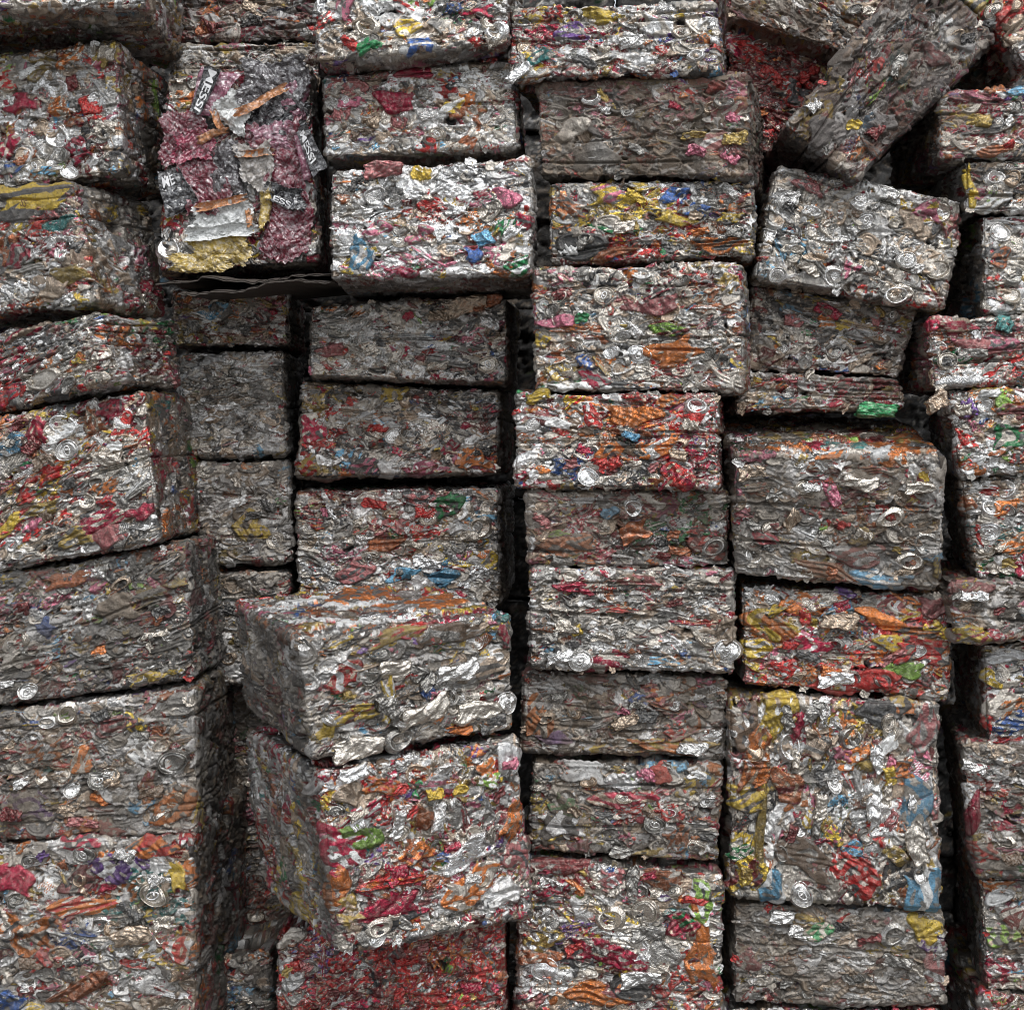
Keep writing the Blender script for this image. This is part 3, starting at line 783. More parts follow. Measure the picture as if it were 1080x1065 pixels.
bale('D1', [(314, 674), (538, 648), (541, 767), (328, 799)], .29, 'twisted grey bale jutting out, flat orange and white scraps on its visible top', 'col:.7 dark:2.2 dull:1.6 yellow:1.8 bright:.5', .3, sidedirt=0.35, vis='LT', L=254, T=624, toppal='white:9 bright:2 orange:5 yellow:2.5 red:1.2 dull:1 dark:1 silver:.6 warm:1 tan:.5', size=0.0160, aniso=.45, tilt=.1, lid=.15,
     spots=[(362, 712, 32, 24, 10, 'red', 3), (374, 752, 54, 18, 10, 'yellow', 0), (409, 736, 14, 44, 0, 'yellow', 3), (357, 677, 26, 10, 10, 'yellow', 0), (531, 668, 14, 26, 0, 'crimson', 0), (420, 668, 60, 14, 10, 'gold', 3), (476, 665, 80, 22, 8, 'brown', 3), (512, 705, 40, 20, 8, 'tan', 0), (345, 768, 24, 16, 50, 'yellow', 3), (440, 675, 16, 9, 0, 'purple', 0), (458, 675, 12, 8, 0, 'red', 3)],
     topspots=[(.72, .42, .090, .075, 3, 'orange', 3), (.54, .74, .070, .065, 3, 'orange', 3), (.45, .55, .05, .028, 0, 'white', 3), (.85, .15, .04, .016, 0, 'yellow', 3), (.35, .12, .05, .02, 0, 'white', 3), (.18, .3, .04, .02, 0, 'white', 3), (.93, .7, .03, .02, 0, 'red', 3), (.28, .75, .05, .02, 0, 'white', 3), (.12, .15, .03, .02, 0, 'gold', 3), (.5, .25, .05, .02, 3, 'bright', 3)],
     cans=[('can', 446, 750, 1.25, 'warm'), ('can', 503, 750, 1.25, 'warm'), ('lid', 534, 741, .85), ('can', 481, 708, 1.1, 'silver'), ('can', 412, 705, 1.1, 'warm'), ('can', 375, 788, 1.2, 'warm'), ('bottom', 422, 780, 1.0)])
bale('D2', [(338, 815), (546, 778), (563, 966), (358, 1003)], .27, 'twisted bale of red, orange and silver cans jutting out under the twisted grey bale', 'red:2.6 crimson:2.2 orange:1.8 pink:2 bright:1.5 dark:.6 rust:1.5 tan:.6', .04, sidedirt=0.4, vis='L', L=268, size=0.0134, aniso=.65, jitter=.8, lid=.12,
     spots=[(356, 893, 56, 36, -25, 'crimson', 3), (380, 880, 44, 24, -40, 'lime', 3), (350, 938, 36, 46, 0, 'orange', 0), (496, 934, 64, 32, 12, 'orange', 3), (412, 956, 62, 26, 5, 'crimson', 3), (402, 828, 36, 16, -10, 'orange', 3), (374, 836, 40, 28, 0, 'tan', 0), (415, 925, 70, 20, 5, 'red', 0), (366, 958, 22, 30, 20, 'gold', 3), (440, 900, 40, 20, 10, 'orange', 0), (460, 828, 36, 20, 5, 'pink', 3), (445, 862, 24, 26, 0, 'rust', 0), (540, 800, 36, 40, 40, 'bright', 0), (490, 900, 50, 22, 25, 'bright', 3), (545, 900, 40, 36, 0, 'rose', 0), (530, 940, 34, 26, 0, 'silver', 3), (515, 822, 24, 16, 0, 'lime', 0), (420, 970, 50, 12, 10, 'black', 0), (382, 855, 50, 16, 20, 'crimson', 0), (540, 865, 18, 40, -30, 'orange', 3)],
     cans=[('can', 418, 868, .9, 'silver', 75), ('lid', 420, 878, .75), ('bottom', 397, 977, .8), ('lid', 396, 988, .65), ('can', 460, 860, .8, 'silver', 80), ('can', 372, 815, .9, 'bright')])
bale('D3', [(292, 984), (528, 962), (530, 1080), (292, 1080)], .14, 'deep red bale at the bottom of the pile, under the twisted red and orange bale', 'red:18 maroon:13 crimson:6 sil:.12 rust:7 orange:2 dull:.15 tan:.15 dark:1', .08, lid=.02, depth=.22, ground=True, size=0.0124, jitter=.6,
     spots=[(308, 988, 28, 16, 10, 'warm', 0), (306, 1028, 26, 30, -20, 'silver', 2)])
bale('D4', [(531, 985), (546, 985), (546, 1080), (531, 1080)], -.14, 'narrow dark bale end squeezed between the red bale and the maroon and silver bale', 'dark:3 orange:3', .2, ground=True, depth=.3)
# ---- central stack
bale('F0', [(540, 9), (752, 3), (757, 75), (537, 84)], .04, 'bale with violet and yellow patches at the top of the central stack', 'sil:1.4 purple:3 yellow:1.5 col:1', .08, sidedirt=0.25, vis='R', R=769,
     spots=[(602, 35, 34, 24, -20, 'purple', 0), (632, 16, 40, 18, 0, 'yellow', 0), (586, 13, 18, 16, 0, 'red', 0), (570, 60, 26, 18, 0, 'teal', 0), (692, 28, 34, 18, -25, 'bright', 3), (566, 82, 36, 12, 15, 'rust', 3)],
     cans=[('can', 548, 78, .7, 'bright', 40), ('bottom', 735, 60, .6)])
bale('F1', [(566, 87), (788, 79), (790, 187), (570, 186)], .03, 'brown dirt caked bale near the top of the central stack', 'brown:3 dull:1.6 rose:2.5 sil:.5 tan:1.3', 0.66, sidedirt=0.2, vis='R', R=806,
     spots=[(612, 97, 50, 14, 5, 'rose', 0), (605, 137, 44, 20, 20, 'warm', 0), (755, 150, 40, 22, 10, 'rose', 0), (755, 92, 22, 12, 0, 'red', 0), (625, 165, 50, 30, 0, 'dull', 0)])
bale('F2', [(580, 194), (791, 189), (793, 270), (579, 278)], .02, 'bale with yellow and orange cans under the brown dirt caked bale', 'yellow:3 orange:2.5 rust:2 gold:1.6 blue:2', .1, sidedirt=0.3, vis='R', R=797,
     spots=[(648, 208, 46, 20, 0, 'yellow', 3), (683, 196, 34, 10, 0, 'yellow', 3), (712, 207, 30, 18, 10, 'blue', 0), (612, 260, 56, 30, 5, 'dark', 1), (757, 258, 52, 20, 5, 'orange', 2), (712, 232, 40, 12, -10, 'yellow', 0), (785, 262, 20, 14, 0, 'yellow', 3), (600, 218, 34, 14, -20, 'rust', 3), (645, 268, 50, 12, 10, 'rust', 2), (770, 230, 24, 10, 0, 'yellow', 3), (735, 222, 26, 14, 0, 'blue', 0)],
     cans=[('can', 660, 240, .8, 'warm')])
bale('F3', [(562, 285), (780, 277), (783, 411), (565, 412)], .05, 'pale bale with a lime green scrap in its middle, in the central stack', 'warm:2 sil:1.2 orange:1.6 rose:1.5', .14, sidedirt=0.25, vis='R', R=794, lid=.2,
     spots=[(702, 348, 42, 16, 0, 'lime', 0), (710, 372, 52, 26, 10, 'orange', 3), (625, 400, 36, 18, -10, 'crimson', 0), (617, 382, 16, 14, 0, 'blue', 3), (690, 322, 60, 20, 5, 'rose', 0), (570, 360, 20, 18, 0, 'yellow', 0), (590, 340, 44, 14, 0, 'pink', 0), (610, 408, 60, 9, 0, 'white', 3)],
     cans=[('bottom', 604, 371, 1.05), ('lid', 645, 372, .65), ('lid', 674, 374, .95), ('bottom', 737, 394, .95), ('lid', 637, 312, .75), ('bottom', 590, 314, .7)])
bale('F4', [(544, 415), (756, 415), (757, 514), (544, 514)], .05, 'bale of red and orange scraps directly below the pale bale with the lime green scrap', 'red:3 orange:3.2 crimson:2 rust:2 white:2', .08, vis='R', R=763,
     spots=[(646, 477, 32, 20, 8, 'orange', 3), (697, 473, 44, 18, 5, 'orange', 3), (715, 503, 34, 26, 0, 'red', 3), (597, 495, 26, 18, 0, 'blue', 3), (568, 418, 26, 12, 20, 'yellow', 3), (604, 422, 26, 14, 25, 'yellow', 2), (668, 438, 60, 22, 0, 'orange', 0), (625, 439, 24, 20, -30, 'red', 3), (703, 422, 24, 18, -10, 'orange', 2), (562, 445, 40, 20, 5, 'rose', 0), (665, 455, 44, 14, 0, 'rust', 0), (735, 440, 26, 16, 20, 'red', 0)],
     cans=[('lid', 621, 503, .9), ('lid', 562, 447, .6), ('bottom', 735, 428, .8)])
bale('F5', [(557, 520), (768, 517), (770, 598), (557, 595)], .01, 'maroon brown bale with a torn rusty flap hanging from its face', 'maroon:5 rust:3 rose:2 brown:2 crimson:1.5', 0.36,
     spots=[(701, 535, 26, 20, 0, 'pink', 3), (600, 575, 60, 24, 0, 'rust', 0), (745, 575, 34, 24, 0, 'maroon', 3), (585, 566, 30, 12, 15, 'lime', 0), (642, 540, 20, 14, 0, 'sky', 0), (757, 527, 30, 14, 0, 'warm', 2)],
     cans=[('flap', 670, 566, 1.15, 'rust', -20), ('bottom', 753, 577, .9), ('bottom', 668, 536, .8)])
bale('F6', [(560, 600), (775, 603), (774, 709), (559, 702)], .02, 'grey silver bale with a red can at its bottom edge, under the maroon brown bale', 'sil:1.3 col:.6 dull:1.4', .2, aniso=.4,
     spots=[(638, 698, 42, 20, 15, 'crimson', 3), (606, 620, 40, 12, -5, 'crimson', 0), (660, 688, 22, 14, 0, 'rust', 0), (672, 612, 50, 12, 0, 'rose', 0), (770, 668, 24, 40, 0, 'tan', 0)],
     cans=[('lid', 612, 696, .9), ('lid', 766, 686, 1.0), ('can', 590, 693, .7, 'bright', 20)])
bale('F7', [(552, 710), (765, 717), (763, 799), (551, 792)], -.02, 'dark grey bale with orange cans at its left end, low in the central stack', 'dark:2.2 dull:1.4 col:.7 sil:.7', 0.5,
     spots=[(566, 757, 30, 44, 0, 'orange', 0), (700, 786, 60, 14, -5, 'orange', 3), (585, 778, 34, 14, 0, 'purple', 0), (555, 745, 10, 26, 0, 'maroon', 0), (625, 715, 40, 10, 0, 'rose', 0), (675, 737, 20, 14, 0, 'blue', 0), (735, 784, 40, 10, 0, 'gold', 0), (630, 790, 26, 10, 0, 'yellow', 0)],
     cans=[('can', 660, 760, .7, 'tan', 25), ('can', 730, 788, .8, 'silver')])
bale('F8', [(562, 803), (762, 809), (757, 909), (560, 895)], .01, 'murky bale with red and green scraps and two white torn ends along its top', 'dark:2.4 brown:2 green:2.5 red:1.4', 0.42,
     spots=[(617, 812, 44, 24, 0, 'white', 3), (660, 822, 36, 18, -5, 'bright', 3), (653, 842, 70, 18, 0, 'crimson', 0), (596, 850, 28, 20, -30, 'green', 3), (590, 868, 42, 26, 20, 'bright', 3), (697, 815, 20, 24, 0, 'red', 0), (715, 885, 26, 22, 30, 'rust', 3), (722, 898, 12, 16, 0, 'sky', 0), (742, 895, 12, 12, 0, 'white', 0), (688, 900, 40, 10, 5, 'gold', 0), (612, 890, 24, 16, 0, 'maroon', 3)],
     cans=[('lid', 690, 868, .9), ('can', 655, 898, .8, 'dull')])
bale('F9', [(545, 908), (760, 922), (760, 1075), (545, 1075)], .05, 'maroon and silver bale with two round can ends side by side, low in the centre', 'crimson:2.4 maroon:2.2 pink:1.5 purple:1.5 rose:2', .1, ground=True, size=0.0160, lid=.18,
     spots=[(573, 990, 38, 24, 0, 'gold', 2), (570, 1008, 40, 14, 0, 'rust', 3), (628, 1048, 60, 24, 5, 'orange', 2), (645, 1005, 70, 22, -10, 'crimson', 3), (740, 985, 14, 70, 10, 'orange', 2), (740, 1015, 28, 40, 0, 'orange', 3), (665, 1022, 20, 12, 10, 'yellow', 3), (698, 1008, 40, 28, 5, 'dull', 0), (720, 975, 30, 22, 0, 'crimson', 3), (740, 950, 26, 36, 30, 'lime', 3), (665, 1042, 40, 26, 0, 'dark', 1), (645, 925, 24, 16, 0, 'rose', 3), (585, 912, 60, 18, 5, 'maroon', 0), (697, 925, 50, 22, 0, 'rust', 0), (650, 1048, 30, 20, 0, 'orange', 0)],
     cans=[('lid', 680, 960, 1.05), ('bottom', 644, 968, 1.0), ('lid', 574, 1020, 1.0), ('can', 667, 928, .8, 'dull', 90), ('can', 683, 983, .9, 'dull'), ('can', 675, 1030, 1.0, 'silver')])
# ---- fourth stack
bale('G0', [(770, -85), (985, -40), (962, 76), (768, 17)], -.14, 'brown weathered bale tilted down to the right in the top row, behind the diagonal bale', 'brown:3 maroon:2 rust:2 tan:2 sil:.6', 0.6, dirtcol=(.085, .055, .034), tilt=-.26)
bale('G1', [(770, 30), (884, 60), (838, 170), (764, 150)], -.24, 'red bale with a silver streak wedged under the tilted brown bale', 'red:12 maroon:30 crimson:4 sil:.06 dull:.1 tan:.1 brown:2', .12, size=0.0212, relief=.6, lid=.02)
bale('G2', [(829, 133), (966, -40), (1050, 38), (902, 191)], .06, 'dark bale leaning diagonally over the gap at the top right', 'dark:2 maroon:4 rose:2 brown:3 dull:1.2 col:.8 rose:1.3 sil:.4', 0.66, dirtcol=(.062, .038, .027), sidedirt=0.3, vis='B', tilt=0,
     spots=[(868, 138, 34, 30, 10, 'silver', 2), (887, 135, 24, 26, 10, 'silver', 2), (950, 117, 14, 14, 0, 'red', 3), (948, 70, 40, 22, 20, 'teal', 0), (985, 60, 20, 30, 20, 'rose', 0), (922, 160, 10, 34, -10, 'rust', 0), (885, 60, 24, 14, -40, 'warm', 3), (932, 128, 16, 24, 20, 'white', 3), (1010, 40, 24, 30, -10, 'warm', 0), (970, 20, 10, 16, 0, 'crimson', 0)])
bale('G3', [(820, 179), (1016, 212), (996, 327), (797, 293)], .0, 'tilted silver bale full of round can ends, resting below the diagonal bale', 'warm:2 silver:1.3 col:.35 tan:1.3', .18, tilt=-.15, size=0.0152, aniso=.7, jitter=.8, lid=.3,
     spots=[(982, 225, 34, 24, 0, 'pink', 3), (1005, 240, 18, 26, 0, 'rose', 3), (965, 236, 30, 24, -10, 'tan', 3), (852, 198, 36, 14, -10, 'rose', 0), (860, 272, 26, 14, 0, 'tan', 0)],
     cans=[('lid', 905, 211, .85), ('lid', 912, 234, .85), ('lid', 830, 213, .8), ('bottom', 880, 293, .9), ('lid', 988, 285, .95), ('bottom', 945, 312, .95), ('bottom', 990, 225, .9), ('lid', 955, 275, .8)])
bale('G4', [(794, 300), (966, 328), (946, 397), (789, 388)], -.08, 'dark silver bale tucked under the tilted bale of round can ends', 'dark:2 maroon:1.8 col:.7', 0.4, tilt=-.1, lid=.15,
     spots=[(872, 340, 18, 14, 0, 'orange', 3), (951, 339, 14, 12, 0, 'yellow', 3), (810, 375, 30, 18, 0, 'maroon', 0)],
     cans=[('lid', 940, 333, .7), ('lid', 910, 318, .6), ('bottom', 880, 370, .8)])
bale('G5', [(786, 392), (948, 400), (950, 430), (776, 434)], -.08, 'thin dark bale crushed between two others, with a green bottle scrap in front of it', 'dark:2.5 maroon:1.6 sil:1.1', .3, lid=.15)
bale('G6', [(776, 478), (996, 481), (988, 621), (776, 606)], .06, 'brown dusty bale with a bright colourful strip along its visible top, second stack from right', 'warm:1.3 tan:1.6 brown:1.5 dull:1.3 col:.9', 0.5, vis='T', T=441, toppal='white:4 orange:5 rust:3 red:2 yellow:2 warm:1.5', size=0.0160, aniso=.6, lid=.2,
     spots=[(928, 612, 56, 20, -8, 'sky', 3), (870, 602, 66, 18, -12, 'rust', 2), (803, 566, 32, 16, -20, 'crimson', 0), (889, 552, 14, 11, 0, 'red', 3), (905, 586, 60, 24, 0, 'rose', 0), (850, 620, 40, 10, 0, 'gold', 0), (988, 600, 12, 24, 0, 'yellow', 0), (985, 585, 22, 12, 10, 'sky', 3)],
     topspots=[(.25, .10, .04, .03, 0, 'orange', 3), (.50, .3, .06, .05, 0, 'rust', 3), (.55, .08, .05, .02, 0, 'teal', 3), (.8, .1, .06, .03, 0, 'orange', 3), (.3, .4, .06, .05, 0, 'gold', 3), (.9, .3, .04, .05, 0, 'orange', 3), (.4, .1, .02, .03, 0, 'crimson', 3), (.7, .06, .03, .02, 0, 'white', 3), (.68, .4, .05, .06, 0, 'warm', 3)],
     cans=[('bottom', 938, 546, .95), ('bottom', 976, 573, 1.0), ('bottom', 795, 585, .75), ('can', 905, 508, .9, 'warm'), ('can', 968, 513, .8, 'warm'), ('can', 835, 548, .8, 'tan', 60), ('bottom', 960, 592, 1.0)])
bale('G7', [(783, 619), (1003, 629), (1000, 737), (784, 721)], .0, 'orange, red and yellow bale sitting on the tall square bale', 'orange:5 red:2.5 yellow:2.4 rust:3 gold:1.6 crimson:1.5', .16,
     spots=[(808, 660, 60, 32, 0, 'orange', 0), (928, 652, 40, 16, -5, 'orange', 3), (940, 676, 34, 18, 0, 'yellow', 0), (795, 684, 40, 22, -15, 'yellow', 2), (855, 682, 40, 22, 0, 'crimson', 0), (900, 720, 90, 22, 5, 'red', 3), (970, 685, 50, 26, 10, 'red', 3), (892, 624, 22, 12, 0, 'purple', 0), (815, 643, 26, 12, 20, 'yellow', 0), (975, 665, 56, 12, 5, 'orange', 2), (955, 705, 40, 18, 0, 'lime', 0), (830, 705, 30, 20, 0, 'red', 0), (848, 650, 12, 16, 0, 'red', 3), (985, 640, 34, 20, 0, 'rose', 0)],
     cans=[('can', 885, 655, 1.0, 'tan'), ('lid', 812, 632, .7), ('lid', 968, 686, .6), ('can', 880, 715, .9, 'bright')])
bale('G8', [(771, 735), (990, 742), (988, 957), (770, 944)], .02, 'tall square bale with yellow, orange and blue cans standing upright in it', 'yellow:2 orange:1.3 gold:2 warm:2 tan:1.6 rose:1.3', .16, size=0.0188, aniso=.6, tilt=1.45, jitter=.7, lid=.1, seams=False,
     spots=[(820, 748, 34, 56, 0, 'yellow', 3), (797, 800, 28, 62, -10, 'orange', 3), (786, 840, 40, 26, 10, 'yellow', 3), (966, 845, 36, 50, 20, 'sky', 0), (973, 944, 34, 46, 20, 'sky', 3), (812, 935, 34, 30, -50, 'sky', 0), (904, 920, 50, 44, 0, 'red', 0), (945, 812, 30, 18, 20, 'orange', 3), (788, 920, 36, 30, 0, 'yellow', 3), (802, 880, 10, 90, -4, 'gold', 2), (785, 765, 34, 44, 0, 'brown', 0), (850, 905, 56, 30, -20, 'brown', 3), (880, 880, 18, 20, 0, 'yellow', 0), (975, 770, 28, 50, -20, 'rose', 0), (860, 785, 26, 30, 0, 'tan', 0), (888, 795, 16, 12, 0, 'pink', 3), (930, 750, 50, 30, 0, 'dark', 0), (840, 760, 14, 30, 0, 'crimson', 2), (780, 898, 22, 14, 0, 'green', 3), (900, 895, 22, 18, 0, 'sky', 0), (945, 900, 26, 20, 0, 'gold', 0), (830, 830, 30, 40, 20, 'rust', 0), (950, 735, 30, 16, 0, 'gold', 3)],
     cans=[('bottom', 833, 786, 1.15), ('can', 965, 888, 1.2, 'warm', 80), ('lid', 845, 942, 1.0), ('bottom', 897, 778, .9), ('can', 920, 845, 1.0, 'silver', 70), ('lid', 938, 772, .6), ('can', 935, 785, .9, 'white', 20), ('can', 865, 850, .9, 'warm', 60), ('lid', 880, 825, .8), ('can', 925, 800, .8, 'bright', 80)])
bale('G9', [(774, 953), (996, 963), (998, 1060), (774, 1056)], .0, 'dull grey bale, yellow can at its top right corner, under the tall square bale', 'dull:3 col:.45 dark:1.2 brown:1.5', 0.5, aniso=.36,
     spots=[(976, 978, 34, 30, 0, 'yellow', 0), (862, 980, 30, 18, 0, 'green', 0), (987, 1010, 22, 60, 0, 'rose', 0), (980, 992, 24, 20, 0, 'purple', 0), (850, 968, 30, 12, 0, 'gold', 0)],
     cans=[('bottom', 942, 985, .9), ('can', 825, 965, .9, 'silver'), ('can', 945, 1012, .8, 'dull')])
bale('G10', [(757, 1064), (992, 1066), (992, 1110), (757, 1110)], .0, 'bale barely in view at the bottom edge, below the dull grey bale', '', .1, ground=True)
# ---- right-hand stack
bale('H0', [(1004, -8), (1130, -140), (1215, -62), (1088, 70)], .04, 'bale with a red can, cut off by the top right corner, beside the diagonal bale', 'rose:2 red:2', .15, vis='B',
     spots=[(1062, 10, 36, 24, 0, 'red', 3), (1020, 6, 20, 30, 30, 'gold', 3), (1070, 35, 30, 20, 0, 'tan', 0)])
bale('H1', [(990, 97), (1200, 91), (1200, 164), (992, 168)], .05, 'rust brown bale with a magenta dot, between the diagonal bale and the right edge', 'rust:2 rose:2.5 tan:1.5 maroon:2', .26, sidedirt=0.3, vis='L',
     spots=[(1049, 120, 11, 12, 0, 'crimson', 0), (1075, 97, 30, 12, 0, 'sky', 0), (1030, 105, 50, 12, 0, 'rose', 0), (1045, 160, 34, 12, 0, 'rust', 2), (1050, 94, 20, 9, 0, 'orange', 3)])
bale('H2', [(1018, 170), (1230, 166), (1230, 222), (1020, 224)], .04, 'silver tan bale with yellow left corner in the right-hand stack', 'warm:1.8 tan:1.5 col:.5', .16, lid=.18,
     spots=[(1022, 198, 12, 40, 10, 'yellow', 3), (1045, 214, 40, 18, 15, 'white', 2), (1048, 208, 14, 10, 0, 'lime', 3)], cans=[('bottom', 1050, 187, .8)])
bale('H3', [(1036, 227), (1240, 223), (1240, 329), (1041, 330)], .03, 'silver bale with tan can ends set back from its neighbours in the right-hand stack', 'warm:1.8 silver:1.2 col:.45 tan:1.3', .18, lid=.2,
     spots=[(1053, 272, 24, 20, 10, 'rust', 0)], cans=[('lid', 1064, 312, .8), ('lid', 1055, 245, .8), ('bottom', 1068, 290, .8)])
bale('H4', [(980, 337), (1190, 331), (1190, 401), (985, 408)], .04, 'pink and silver bale above the bale with the green can in the right-hand stack', 'pink:2.5 rose:3 crimson:2.4', .14,
     spots=[(1040, 365, 60, 20, 0, 'rose', 0), (1055, 362, 30, 16, 0, 'pink', 3), (1010, 345, 36, 14, 0, 'crimson', 0), (1010, 402, 40, 10, 8, 'bright', 3)], cans=[('lid', 998, 381, .7)])
bale('H5', [(1000, 414), (1210, 400), (1210, 488), (1013, 503)], .06, 'bale with a bright green crushed can at the right edge of the picture', 'sil:1.3 white:2 red:1.3 lime:2 bright:2', .06, sidedirt=0.4, vis='L', L=984,
     spots=[(1064, 460, 38, 32, 0, 'green', 0), (1057, 421, 16, 16, 20, 'lime', 3), (1019, 464, 22, 14, -30, 'red', 3), (1068, 435, 34, 18, 10, 'rose', 0), (1050, 476, 18, 10, 0, 'rust', 3), (1074, 482, 16, 12, 0, 'red', 3), (1022, 430, 14, 18, 0, 'purple', 3)],
     cans=[('lid', 1038, 428, .65), ('can', 1043, 415, .5, 'white')])
bale('H6', [(1015, 507), (1225, 500), (1225, 609), (1032, 610)], .04, 'beige and orange bale below the bale with the green can', 'warm:2.4 tan:2.5 orange:1.6 col:.6', .14, sidedirt=0.4, vis='L', L=1000, lid=.25,
     spots=[(1070, 574, 36, 18, 15, 'orange', 2), (1076, 597, 14, 24, 0, 'crimson', 3), (1020, 530, 14, 18, 0, 'rust', 0), (1060, 535, 26, 16, 20, 'orange', 0)],
     cans=[('lid', 1042, 560, .9), ('bottom', 1060, 515, .8), ('bottom', 1045, 535, .8)])
bale('H7', [(1003, 613), (1215, 609), (1215, 672), (1008, 677)], .06, 'grimy bale with a yellow scrap at its bottom left, jutting out in the right-hand stack', 'dull:2 brown:2 dark:1.4', 0.52,
     spots=[(1024, 668, 36, 14, 0, 'yellow', 3), (1050, 670, 20, 12, 0, 'crimson', 0), (1034, 620, 26, 20, 0, 'rose', 0)])
bale('H8', [(1036, 680), (1240, 676), (1240, 791), (1043, 795)], .02, 'bale of white, blue and orange cans beneath the jutting grimy bale', 'white:4 bright:2 blue:2 orange:2', .06, sidedirt=0.4, vis='L', L=1006,
     spots=[(1058, 738, 40, 22, 30, 'warm', 3), (1068, 745, 26, 16, 20, 'orange', 3), (1068, 762, 36, 20, 10, 'blue', 3), (1065, 785, 40, 12, 0, 'red', 3), (1045, 715, 26, 20, 0, 'yellow', 0), (1040, 760, 12, 24, 0, 'red', 0), (1060, 692, 44, 14, 0, 'bright', 2)])
bale('H9', [(1014, 785), (1225, 784), (1225, 923), (1031, 925)], .06, 'dark grey bale with a red twist down its left edge, near the bottom right', 'dark:2 dull:1.5 brown:1.5 maroon:1.4', 0.46, sidedirt=0.4, vis='L', L=1000,
     spots=[(1024, 862, 14, 50, -20, 'crimson', 2), (1036, 895, 30, 20, -10, 'red', 0), (1055, 910, 40, 14, 0, 'warm', 0)])
bale('H10', [(1034, 926), (1240, 929), (1240, 1040), (1041, 1045)], .04, 'grey bale with an orange tag at its top left corner, second from bottom right', 'dull:1.6 green:2 rose:1.6', .3, sidedirt=0.4, vis='L', L=1012,
     spots=[(1046, 932, 36, 14, -5, 'orange', 3), (1053, 945, 30, 14, 15, 'white', 1), (1055, 985, 30, 20, 0, 'lime', 0), (1070, 965, 24, 24, 0, 'maroon', 0)])
bale('H11', [(1036, 1050), (1240, 1046), (1240, 1100), (1036, 1100)], .04, 'lowest bale in the bottom right corner, only its colourful top edge in view', 'col:1.4', .06, ground=True)
